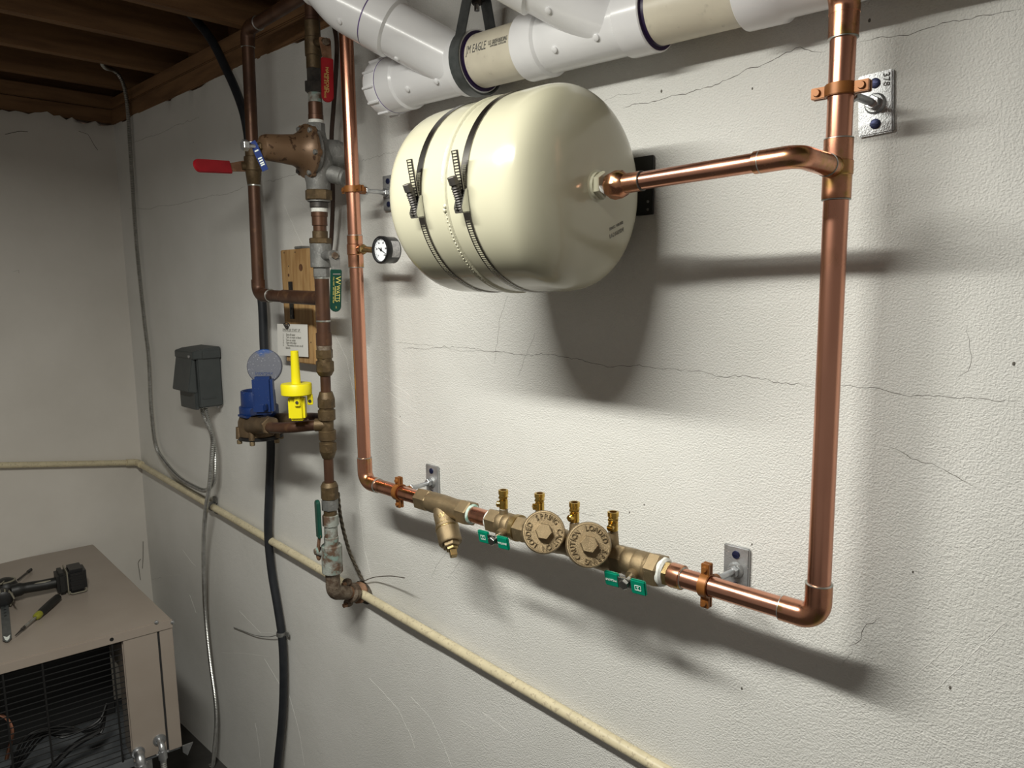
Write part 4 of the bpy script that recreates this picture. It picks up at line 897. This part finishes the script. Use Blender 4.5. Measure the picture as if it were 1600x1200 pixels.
ldm = MB().lathe(LDc - ln * .005, ln, [(0, .040), (.001, .0425), (.007, .0425), (.009, .0405), (.0092, .036)], 40).build('register_lid', 'meter_lid', mt)
_, u, v2 = frame(ln); m = MB(); text_flat(m, 'interpex', .0125, LDc + ln * .0042 - u * .017, v2 * (1 if np.cross(v2, u).dot(ln) > 0 else -1), u, ext=.0005); m.build('lid_lettering', 'meter_blue', ldm)
MB().box(LDc - u * .030 - ln * .012, hU * .018, hN * .010, UP * .008).build('lid_hinge', 'meter_blue', mt, bevel=.003)
TC = at(463, 605, YS - .060)
MB().prism([(0, -.009), (.045, -.011), (.10, -.008), (.10, .008), (.045, .012), (0, .009)], MC + (.030, -.035, .034), nrm(TC - MC - (.030, -.035, .034) + UP * -.02), UP, nrm((.66, -.75, 0)) * .012).build('transmitter_arm', 'meter_blue', mt, bevel=.002)
tr = thing('meter_transmitter', 'bright yellow plastic meter transmitter with an upright stem beside the water meter', 'transmitter', TC + UP * -.075)
def rz(px): return rad(TC, px)
topz = on_line(TC, TC + UP * .1, 548)[2] - TC[2]; dz0 = on_line(TC, TC + UP * .1, 599)[2] - TC[2]; dz1 = on_line(TC, TC - UP * .1, 617)[2] - TC[2]; bz = on_line(TC, TC - UP * .1, 656)[2] - TC[2]
MB().lathe(TC, UP, [(dz0 - .002, rz(7.6)), (topz - .001, rz(6.3)), (topz, rz(5.6))], 20).build('stem', 'yellow_plastic', tr)
MB().lathe(TC, UP, [(dz1, rz(22)), (dz1 + .002, rz(24.5)), (dz0 - .003, rz(24.8)), (dz0, rz(23.5))], 40).build('flange', 'yellow_plastic', tr)
U = nrm((.66, .75, 0)); W = nrm((.75, -.66, 0))
MB().box(TC + UP * ((dz1 + bz) / 2), U * rz(13.2), W * rz(11), UP * ((dz1 - bz) / 2)).build('body', 'yellow_plastic', tr, bevel=.006)
for s, q in ((-1, 4), (1, 21)):
    pc = TC + UP * (dz1 - .011) + U * rz(q if s > 0 else 3) + W * (.018 if s < 0 else 0)
    MB().box(pc, U * rz(4.5), W * .004, UP * .0125).build('lug', 'yellow_plastic', tr, bevel=.0015); MB().cyl(pc + W * .003 - UP * .003, pc + W * .0062 - UP * .003, .0035, seg=10).build('lug_screw', 'dark_iron', tr)

# ================================================================== BOARD, STRAP, CARD
def brd(px, py): return at(px, py, -.030)
bd_ = thing('wood_board', 'short knotty pine board fixed to the wall behind the old riser', 'board', brd(468, 560))
c0, c1, c2, c3 = brd(438.5, 391), brd(495, 391), brd(503, 566), brd(447, 562)
x0 = (c0[0] + c3[0]) / 2; x1 = x0 + .142; z1 = c0[2]; z0 = c3[2] - .004
MB().abox(x0, x1, -.030, .010, z0, z1).build('plank', 'wood', bd_, bevel=.002)
k = brd(470, 418); MB().lathe((k[0], -.0285, k[2]), (0, -1, 0), [(0, .010), (.002, .009)], 16).build('knot', 'knot', bd_)
k = brd(451, 430); MB().lathe((k[0], -.0285, k[2]), (0, -1, 0), [(0, .005), (.002, .004)], 10).build('knot', 'knot', bd_)
for px, py in ((444, 395), (451, 416), (486, 535), (461, 394)): k = brd(px, py); MB().lathe((k[0], -.0285, k[2]), (0, -1, 0), [(0, .002), (.002, .0018)], 8).build('nail_head', 'dark_iron', bd_)
s0 = brd(454.5, 440); s1 = brd(456, 498)
ps = thing('pipe_strap', 'short black perforated steel strap nailed to the pine board', 'strap', (s0[0], -.03, s1[2]))
MB().abox(s0[0] - .008, s0[0] + .008, -.0335, -.0300, s1[2], s0[2]).build('band', 'blacksteel', ps)
for k in range(5): z = s0[2] - .012 - k * (s0[2] - s1[2] - .02) / 4; MB().cyl((s0[0], -.0342, z), (s0[0], -.0334, z), .0032, seg=10).build('strap_hole', 'galvanized' if k in (1, 4) else 'ac_dark', ps)
q = at(470, 387, -.02); tag(MB().abox(q[0] - .022, q[0] + .016, -.026, -.004, z1 + .0005, z1 + .007).build('metal_clip', 'galvanized', bevel=.001), 'small grey metal clip lying on top of the pine board', 'clip')
a0, a1, a2, a3 = (at(*p, -.036) for p in ((433, 506), (480, 507), (481.5, 558), (434, 555)))
cd_ = thing('note_card', 'white paper card with a printed list tacked to the pine board', 'card', (a0 + a2) / 2)
MB().add([a0, a1, a2, a3] + [p + (0, .0008, 0) for p in (a0, a1, a2, a3)], [(0, 1, 2, 3), (7, 6, 5, 4), (0, 4, 5, 1), (1, 5, 6, 2), (2, 6, 7, 3), (3, 7, 4, 0)]).build('card', 'paper', cd_)
m = MB(); cu2 = nrm(a1 - a0); cv3 = nrm(a0 - a3); W_ = np.linalg.norm(a1 - a0); H_ = np.linalg.norm(a0 - a3)
def card(u, v): return a3 + (a1 - a0) * u + (a0 - a3) * v
text_flat(m, 'SPRINKLER START UP', .0092, card(.48, .815), cu2, cv3, sx=1.0)
for v_, nn, st_ in ((.67, '1.', 'Shut off water'), (.59, '2.', 'Turn on main to bleed'), (.50, '3.', 'Turn on outlet'), (.42, '4.', 'Open drip valve'), (.34, '5.', 'Disconnect & turn on all'), (.26, '', 'faucets')):
    if nn: text_flat(m, nn, .0085, card(.21, v_), cu2, cv3)
    text_flat(m, st_, .0085, card(.27, v_) + cu2 * len(st_) * .00205, cu2, cv3, sx=.95)
m.box(card(.5, .765), cu2 * W_ * .30, cv3 * .0004, (0, .0003, 0)); m.build('card_print', 'ink_grey', cd_)
q = card(.36, .96); MB().tube([q + (.012 * math.cos(a) * (1 + .3 * math.sin(3 * a)), -.003, .007 * math.sin(a)) for a in np.linspace(0, 6.0, 16)], .0015, 6).sphere(q + (.0, -.003, 0), .004, 8, 6).build('tack', 'dark_iron', cd_)

# ================================================================== BLACK CABLE + strap, CONDUIT, OUTLET BOX, CREAM PIPE
pts = [atz(255, -20, 2.47), at(300, 25, -.06), at(330, 62, -.05), at(352, 105, -.04), at(370, 145, -.034), at(384, 190, -.032), at(393, 260, -.030), at(400, 350, -.028), at(405, 430, -.026), at(410, 480, -.024), at(413, 550, -.024), at(418, 620, -.024), at(423, 690, -.022), at(421, 760, -.020), at(419, 830, -.019), at(424, 890, -.018), at(434, 950, -.017), at(441, 1000, -.017), at(443, 1060, -.018), at(441, 1120, -.020), at(435, 1180, -.024), at(429, 1230, -.03), (at(429, 1230, -.03)[0] - .01, -.036, .20), (at(429, 1230, -.03)[0] - .012, -.04, .012)]
tag(MB().tube(spline(pts, 6), .0118, 14).build('black_cable', 'rubber'), 'thick black cable running from the joists down behind the water meter to the floor', 'cable')
m = MB(); q = at(439.5, 990, -.017); cs = thing('cable_strap', 'small galvanized strap holding the black cable to the wall', 'strap', q)
MB().lathe(q - UP * .006, UP, [(0, .0122), (0, .0140), (.012, .0140), (.012, .0122)], 18, cap=False).build('band', 'galvanized', cs); MB().abox(q[0] + .012, q[0] + .024, -.008, -.004, q[2] - .006, q[2] + .006).build('tab', 'galvanized', cs)
MB().tube(spline([at(434, 992, -.012), at(420, 995, -.006), at(400, 993, -.004), at(380, 986, -.002), at(365, 980, -.002)], 5), .0012, 6).build('tail_wire', 'galvanized', cs)
def conduit(pts, r, label, step=.0058, name='flexible_conduit'):
    P = resample(spline(pts, 10), step / 2); R = [r if i % 2 else r * .78 for i in range(len(P))]
    return tag(MB().tube(P, R, 12).build(name, 'conduit', ang=20), label, 'conduit', 'flexible steel conduits of the outlet box')
BXR = -2.235; BXL = -2.365; BYF = -.085
bb = np.array((BXR - .03, -.045, on_line((BXR, -.04, 1.5), (BXR, -.04, 1.2), 633)[2]))
conduit([atz(160, 101, 2.40) + np.array((-.03, -.02, .17)), atz(160, 101, 2.40) + np.array((-.012, -.012, .07)), atz(161, 102, 2.40), at(178, 110, -.05), at(190, 125, -.025), at(197, 150, -.014), at(201, 190, -.010), at(205, 260, -.010), at(213, 380, -.010), at(225, 500, -.010), at(232, 560, -.010), at(236, 640, -.011), at(243, 695, -.013), at(258, 722, -.02), at(280, 746, -.034), at(305, 761, -.038), at(322, 766, -.038), at(334, 752, -.036), at(336.5, 725, -.036), at(334, 690, -.038), bb + (.006, -.004, -.02), bb + (.004, 0, .012)], .0072, 'flexible steel conduit hanging from the joists and looping up into the grey outlet box')
conduit([bb + (-.014, -.004, .012), bb + (-.012, -.006, -.03), at(331, 680, -.05), at(331, 710, -.055), at(327, 760, -.056), at(321, 800, -.052), at(318, 850, -.04), at(318.5, 900, -.03), at(321, 960, -.02), at(328, 1030, -.018), at(336, 1090, -.018), at(338, 1130, -.02), at(335, 1170, -.026), at(332, 1200, -.028), (at(332, 1200, -.028)[0] - .005, -.032, .009)], .0072, 'flexible steel conduit dropping from the grey outlet box down to the floor')
q = at(201.5, 553, -.002)
bx = thing('outlet_box', 'dark grey weatherproof outlet box with a hinged cover on the wall', 'outlet box', (BXR - .06, 0, 1.34))
zt = on_line((BXR, 0, 1.6), (BXR, 0, 1.3), 544)[2]; zb = on_line((BXR, 0, 1.6), (BXR, 0, 1.2), 633)[2]
MB().abox(BXL + .004, BXR, BYF + .010, -.002, zb, zt - .004).build('body', 'grey_enamel', bx, bevel=.003)
MB().prism([(-.002, zt - .028), (-.002, zt + .006), (BYF + .02, zt + .001), (BYF - .004, zt - .006), (BYF - .004, zt - .028)], (BXL, 0, 0), (0, 1, 0), (0, 0, 1), (BXR - BXL + .005, 0, 0)).build('hood', 'grey_enamel', bx, bevel=.002)
MB().prism([(BYF + .008, zt - .026), (BYF - .002, zt - .026), (BYF - .020, zb + .052), (BYF + .008, zb + .046)], (BXL + .002, 0, 0), (0, 1, 0), (0, 0, 1), (BXR - BXL - .010, 0, 0)).build('cover', 'grey_enamel', bx, bevel=.002)
MB().abox(BXL + .006, BXR - .012, BYF + .001, BYF + .014, zb - .006, zb + .060).build('lower_face', 'grey_enamel', bx, bevel=.002)
MB().abox(BXR - .0005, BXR + .002, -.066, -.022, zb + .026, zb + .031).build('embossed_slot', 'grey_enamel', bx, bevel=.001)
MB().abox(BXR + .002, BXR + .007, -.060, -.004, zt - .028, zt - .004).build('hood_tab', 'grey_enamel', bx, bevel=.001)
MB().lathe((BXR - .018, BYF - .004, zt - .020), (.3, -1, 0), [(0, .005), (.003, .005), (.004, .003)], 12).build('cover_screw', 'zinc', bx)
MB().lathe((BXR - .006, -.018, zb - .002), (0, 0, -1), [(0, .005), (.004, .004)], 10).build('ground_screw', 'zinc', bx)
for dx in (.004, -.014): MB().cyl(bb + (dx, 0, .014), bb + (dx, -.001, -.008), .0105, .0095, seg=14).build('conduit_connector', 'dark_iron', bx)
# cream pipe
YC = -.014
cpA = at(228, 731, YC); cpB = at(1030, 1199, YC); cdn = nrm(cpB - cpA); cL0 = atx(0, 727, XC + .016); cL1 = atx(200, 723, XC + .016)
cp_ = thing('cream_pipe', 'slim cream plastic pipe sloping along both walls past the corner', 'pipe', cpA)
cc_ = np.array((XC + .020, YC - .004, cL1[2] - .004))
MB().cyl(cL0 + nrm(cL0 - cL1) * 1.6, cL1 + nrm(cL1 - cL0) * .02, .0108, seg=20).build('pipe', 'cpvc', cp_); MB().cyl(cpA - cdn * .10, cpB + cdn * .5, .0108, seg=20).build('pipe', 'cpvc', cp_)
ca_ = cpA - cdn * np.dot(cpA - cc_, cdn) ; 
MB().tube(rnd([cc_ + nrm(cL0 - cL1) * .040, cc_, cc_ + cdn * .040], .014, 8), .0132, 18).build('elbow', 'cpvc', cp_)
q = on_line(cpA, cpB, 331, 0); sp_ = thing('pipe_strap', 'grey strap clipping the cream pipe to the wall beside the conduit', 'strap', q)
MB().lathe(q - cdn * .012, cdn, [(0, .0112), (0, .0135), (.022, .0135), (.022, .0112)], 18, cap=False).build('band', 'galvanized', sp_); MB().abox(q[0] - .010, q[0] + .012, -.005, 0, q[2] + .010, q[2] + .030).build('tab', 'galvanized', sp_); MB().abox(q[0] - .002, q[0] + .018, -.006, 0, q[2] - .026, q[2] - .010).build('tab', 'galvanized', sp_)

# ================================================================== EQUIPMENT CABINET
ZT = .75; Fc_ = atz(268, 966, ZT); Bk = atz(146, 850, ZT); Lf = atz(0, 1037, ZT); fv_ = nrm(Lf - Fc_); bv_ = nrm(Bk - Fc_); WD = .95; DP = np.linalg.norm(Bk - Fc_)
FN = nrm(np.cross(fv_, UP)); FN = FN if FN[0] > 0 else -FN
zbot = atp(277, 1167, Fc_, FN)[2]
ac = thing('equipment_cabinet', 'beige sheet-metal equipment cabinet with a black wire grille beside the corner', 'cabinet', (Fc_[0] - .4, Fc_[1] - .4, zbot))
def fp(s, z, d=0.): return np.array((*(Fc_ + fv_ * s)[:2], z)) - FN * d
def fpx(px, py): P = atp(px, py, Fc_, FN); return np.dot(P - Fc_, fv_), P[2]
def slab(P, Q, z0, z1, th, name, m, par=None, nrm_=None, bevel=.001):
    P = np.array(P); Q = np.array(Q); d = (Q - P) * (1, 1, 0); n_ = np.cross(nrm(d), UP) if nrm_ is None else nrm_
    c = (P + Q) / 2; c[2] = (z0 + z1) / 2; return MB().box(c - n_ * th / 2, d / 2, n_ * th / 2, UP * (z1 - z0) / 2).build(name, m, par or ac, bevel)
T4 = [Fc_, Fc_ + bv_ * DP, Fc_ + bv_ * DP + fv_ * WD, Fc_ + fv_ * WD]
MB().add([p for p in T4] + [p - UP * .012 for p in T4], [(0, 1, 2, 3), (7, 6, 5, 4), (0, 4, 5, 1), (1, 5, 6, 2), (2, 6, 7, 3), (3, 7, 4, 0)]).build('top_panel', 'ac_beige', ac, bevel=.004)
lip = .028
slab(fp(-.001, ZT, -.003), fp(WD, ZT, -.003), ZT - lip, ZT - .003, .004, 'top_lip', 'ac_beige', nrm_=FN)
s_open = fpx(192, 1000)[0]; s_gap = fpx(252.5, 1050)[0]
slab(fp(s_gap + .003, 0), fp(s_open, 0), zbot, ZT - lip + .004, .012, 'front_panel', 'ac_beige', nrm_=FN)
slab(fp(0, 0), fp(s_gap - .003, 0), zbot - .004, ZT - lip + .004, .014, 'corner_post', 'ac_beige', nrm_=FN)
slab(fp(s_gap - .006, 0, .004), fp(s_gap + .006, 0, .004), zbot, ZT - lip, .006, 'panel_seam', 'ac_dark', nrm_=FN, bevel=0)
slab(fp(s_open - .0005, 0, .01), fp(s_open - .0005, 0, .01) - FN * .10, zbot, ZT - lip, .003, 'inner_flange', 'ac_beige', bevel=0)
SN = nrm(np.cross(bv_, UP)); SN = SN if SN[1] > 0 else -SN
slab(Fc_, Bk, zbot, ZT - .008, .004, 'side_panel', 'ac_beige', nrm_=SN)
slab(fp(WD, 0), fp(WD, 0) + bv_ * DP, zbot, ZT - .008, .004, 'side_panel', 'ac_beige', nrm_=-SN)
slab(Bk, Bk + fv_ * WD, zbot, ZT - .008, .004, 'back_panel', 'ac_beige', nrm_=-FN)
slab(fp(s_open, 0, .30), fp(WD - .02, 0, .30), zbot + .01, ZT - .02, .004, 'inner_divider', 'ac_dark', nrm_=FN)
MB().add([fp(0.004, zbot, .004), fp(WD - .004, zbot, .004), fp(WD - .004, zbot, .4), fp(.004, zbot, .4)] + [p - UP * .01 for p in (fp(0.004, zbot, .004), fp(WD - .004, zbot, .004), fp(WD - .004, zbot, .4), fp(.004, zbot, .4))], [(3, 2, 1, 0), (4, 5, 6, 7), (0, 1, 5, 4), (1, 2, 6, 5), (2, 3, 7, 6), (3, 0, 4, 7)]).build('base_pan', 'ac_pan', ac)
slab(fp(s_open, 0, -.001), fp(WD, 0, -.001), zbot - .012, zbot + .012, .01, 'base_rail', 'ac_pan', nrm_=FN)
nw = 22
for i in range(nw):
    z = ZT - lip - .012 - i * (ZT - lip - zbot - .02) / (nw - 1); MB().cyl(fp(s_open + .001, z, .016), fp(WD - .02, z, .016), .0016, seg=6).build('grille_wire', 'blacksteel', ac)
for px, py in ((174, 996), (78, 1150), (15, 1150)):
    s = fpx(px, py)[0]; MB().cyl(fp(s, ZT - lip + .012, .003), fp(s, zbot - .005, .0025), .0026, seg=6).build('grille_bar', 'blacksteel', ac)
    if px == 174: MB().lathe(fp(s, ZT - lip + .014, -.001), FN, [(0, .006), (.003, .005)], 10).build('bar_screw', 'blacksteel', ac)
for s, z in ((fpx(244, 972)[0], fpx(244, 972)[1]), (-.001, ZT - .012)): MB().lathe(fp(s, z, -.002), FN, [(0, .006), (.003, .005), (.004, .003)], 10).build('panel_screw', 'zinc', ac)
# inside: compressor with a yellow label, copper line, wiring
cq = fp(.60, zbot, .16)
cm = MB().lathe(cq, UP, [(0, .10), (.10, .10), (.15, .085), (.18, .05), (.19, .02)], 28).build('compressor', 'black_plastic', ac)
MB().lathe(cq, UP, [(.045, .1005), (.085, .1005)], 28, cap=False).build('compressor_label', 'olive', cm)
MB().lathe(cq, UP, [(.096, .102), (.102, .102)], 28, cap=False).build('compressor_band', 'copper', cm)
MB().tube(spline([fp(.46, zbot + .18, .15), fp(.42, zbot + .20, .12), fp(.40, zbot + .16, .10), fp(.42, zbot + .08, .10)], 8), .005, 8).build('refrigerant_line', 'copper', ac)
for k in range(5):
    MB().tube(spline([fp(.42, zbot + .02 + k * .004, .10), fp(.33 + k * .01, zbot + .10 + .01 * k, .12 - k * .01), fp(.28, zbot + .09 + k * .008, .10), fp(.20, zbot + .11 - k * .01, .09), fp(.17, zbot + .14, .12)], 8), .0035, 6).build('wire', 'black_plastic', ac)
MB().tube(spline([fp(.45, zbot + .012, .06), fp(.36, zbot + .02, .05), fp(.27, zbot + .075, .06), fp(.20, zbot + .09, .07)], 8), .009, 8).build('hose', 'black_plastic', ac)
for s, d in ((.10, .02), (WD - .1, .02), (.10, DP - .1), (WD - .1, DP - .1)):
    q = fp(s, 0, d); MB().box((q[0], q[1], zbot / 2 - .005), FN * .018, fv_ * .018, UP * (zbot / 2 - .006)).build('stand_leg', 'galvanized', ac, bevel=.001)
q = fp(.0, zbot, -.002); MB().prism([(0, 0), (.03, 0), (.012, -.035), (0, -.02)], q + UP * .0, fv_ * -1, UP, FN * .004).build('corner_clip', 'zinc', ac)
# conduit fittings on the cabinet
for (px, py), lab, k in (((249, 1156), 'zinc conduit elbow with a spring-like flexible end on the cabinet corner', 1), ((216, 1176), 'thick grey conduit elbow on the cabinet beside the grille edge', 0)):
    s, z = fpx(px, py); P = fp(s, z, 0); cf = thing('conduit_fitting', lab, 'fitting', P)
    MB().lathe(P, FN, [(0, .018), (.003, .017), (.004, .010)], 20).build('escutcheon', 'zinc', cf)
    r = .0088 if k else .013
    MB().tube(rnd([P, P + FN * .030, P + FN * .034 - UP * .05], .018, 7), r, 14).build('elbow', 'zinc', cf)
    MB().cyl(P + FN * .0315 - UP * .018, P + FN * .034 - UP * .042, r * 1.35, seg=10).build('clamp_collar', 'zinc', cf)
    if k:
        pp = resample([P + FN * .034 - UP * .045, P + FN * .036 - UP * .25], .0032); MB().tube(pp, [.0088 if i % 2 else .0070 for i in range(len(pp))], 12).build('flex_tail', 'conduit', cf)
        MB().cyl(P + FN * .0315 - UP * .025 - fv_ * .016, P + FN * .0315 - UP * .025 + fv_ * .016, .003, seg=8).build('clamp_screw', 'zinc', cf)
    else: MB().cyl(P + FN * .034 - UP * .045, P + FN * .036 - UP * .25, .0105, seg=14).build('pipe_tail', 'galvanized', cf)

# ================================================================== TOOLS on the cabinet
def tp_(px, py, h): return atz(px, py, ZT + h)
dr = thing('cordless_tool', 'black and tan cordless power tool lying on the beige cabinet with a slotted blade', 'power tool', tp_(60, 930, 0))
hA = tp_(18, 924, .040); hB = tp_(88, 910, .036)
MB().tube(spline([hA, (hA * 2 + hB) / 3 + UP * .002, (hA + hB * 2) / 3, hB], 5), [.020] * 4 + [.0165] * 8 + [.017] * 4, 16).build('handle', 'grip_black', dr)
MB().tube([p + UP * .0105 + nrm((.8, -.5, 0)) * .009 for p in spline([hA + (hB - hA) * .2, (hA + hB) / 2, hB - (hB - hA) * .1], 4)], .0042, 8).build('grip_strip', 'drill_tan', dr)
bA = tp_(88, 909, .039); bD = nrm((hB - hA) * (1, 1, 0)); bS = np.cross(UP, bD)
MB().box(bA + bD * .012, bD * .014, bS * .038, UP * .034).build('battery_shoe', 'grip_black', dr, bevel=.008)
bt = MB().box(bA + bD * .052, bD * .027, bS * .040, UP * .037).build('battery', 'black_plastic', dr, bevel=.009)
MB().box(bA + bD * .0262, bD * .0015, bS * .0405, UP * .0370).build('battery_trim', 'drill_tan', dr, bevel=.0006)
MB().box(bA + bD * .0795, bD * .0006, bS * .022, UP * .020).build('battery_label', 'label_silver', bt)
for k in (-1, 0, 1):
    for sg in (-1, 1): MB().box(bA + bD * .05 + bS * .040 * sg + UP * .016 * k, bD * .018, bS * .002, UP * .003).build('battery_rib', 'black_plastic', bt)
q = bA + bD * .03 - bS * .035; MB().tube(rnd([q + UP * -.030, q - bS * .014 - UP * .034, q - bS * .014 + bD * .045 - UP * .034, q + bD * .045 - UP * .03], .008, 5), .0022, 8).build('belt_hook', 'drill_tan', dr)
hd0 = tp_(2, 921, .035); MB().sphere(tp_(9, 918, .034), .033, 20, 12, (1.1, 1, .95)).build('motor_head', 'grip_black', dr)
MB().tube([tp_(9, 918, .034) + np.array((math.cos(a) * .024, math.sin(a) * .026, .022)) for a in np.linspace(0, 6.28, 24)], .0028, 6).build('trim_ring', 'drill_tan', dr)
for k, (a, b_) in enumerate((((2, 912), (12, 903)), ((16, 925), (22, 935)))): MB().cyl(tp_(*a, .062), tp_(*b_, .058), .0022, seg=6).build('trim_line', 'drill_tan', dr)
ch = tp_(5, 935, .030); cdn_ = nrm((tp_(11, 1000, 0) - tp_(7, 950, 0)) * (1, 1, 0)); 
MB().lathe(ch, cdn_, [(-.02, .026), (.0, .027), (.014, .024), (.018, .016)], 24).build('collar', 'black_plastic', dr)
for k in range(14):
    a = 2 * math.pi * k / 14; d = np.cross(cdn_, UP) * math.cos(a) + UP * math.sin(a); MB().box(ch + cdn_ * .006 + d * .0262, cdn_ * .009, d * .0014, np.cross(cdn_, d) * .0018).build('collar_rib', 'drill_tan', dr)
bl0 = tp_(7, 945, .010); bl1 = tp_(11.5, 1003, .004); u = nrm(bl1 - bl0); wv = np.cross(UP, u); L = np.linalg.norm(bl1 - bl0)
bld = MB().prism([(0, -.010), (L - .016, -.0105), (L, -.003), (L, .003), (L - .016, .0105), (0, .010)], bl0, u, wv, UP * .0016).build('blade', 'hanger_steel', dr)
for k in range(4): MB().lathe(bl0 + u * (.02 + k * .024) + UP * .0016, UP, [(0, .0035), (.0004, .0035)], 10).build('blade_hole', 'blacksteel', bld)
MB().prism([(L - .040, -.008), (L - .028, 0), (L - .040, .008), (L - .012, .0045), (L - .004, 0), (L - .012, -.0045)], bl0 + UP * .0018, u, wv, UP * .0004).build('blade_arrow', 'white_ink', bld)
sd_ = thing('screwdriver', 'multi-bit screwdriver with a black grip and olive collar lying on the cabinet', 'screwdriver', tp_(60, 965, 0))
sA = tp_(91, 933, .013); sB = tp_(61, 960, .0115); sC = tp_(38, 980, .010); sD = tp_(24, 993, .0085); sdn = nrm(sB - sA); L = np.linalg.norm(sB - sA)
MB().lathe(sA, sdn, [(0, .006), (.004, .0115), (L * .45, .0125), (L * .85, .0118), (L, .0105)], 12).build('grip', 'grip_black', sd_); MB().lathe(sB, sdn, [(-.002, .0108), (.006, .0112), (.016, .0100), (.020, .0065)], 14).build('collar', 'olive', sd_)
MB().cyl(sB + sdn * .016, sC, .0042, seg=10).build('shaft', 'steel', sd_); MB().hexn(sC - sdn * .004, sC + sdn * .012, .0045).build('bit_holder', 'dark_iron', sd_); MB().cyl(sC + sdn * .010, sD, .003, .0015, seg=8).build('bit', 'dark_iron', sd_)
r0 = tp_(28, 906, .012); r1 = tp_(47, 891, .008)
pn = thing('drill_bit', 'thin dark drill bit lying behind the cordless tool', 'drill bit', r1)
MB().cyl(r0, r1, .0034, seg=8).build('shank', 'dark_iron', pn); MB().cyl(r1 - nrm(r1 - r0) * .018, r1 + nrm(r1 - r0) * .008, .0052, seg=10, ch=.001).build('bit_tip', 'blacksteel', pn)
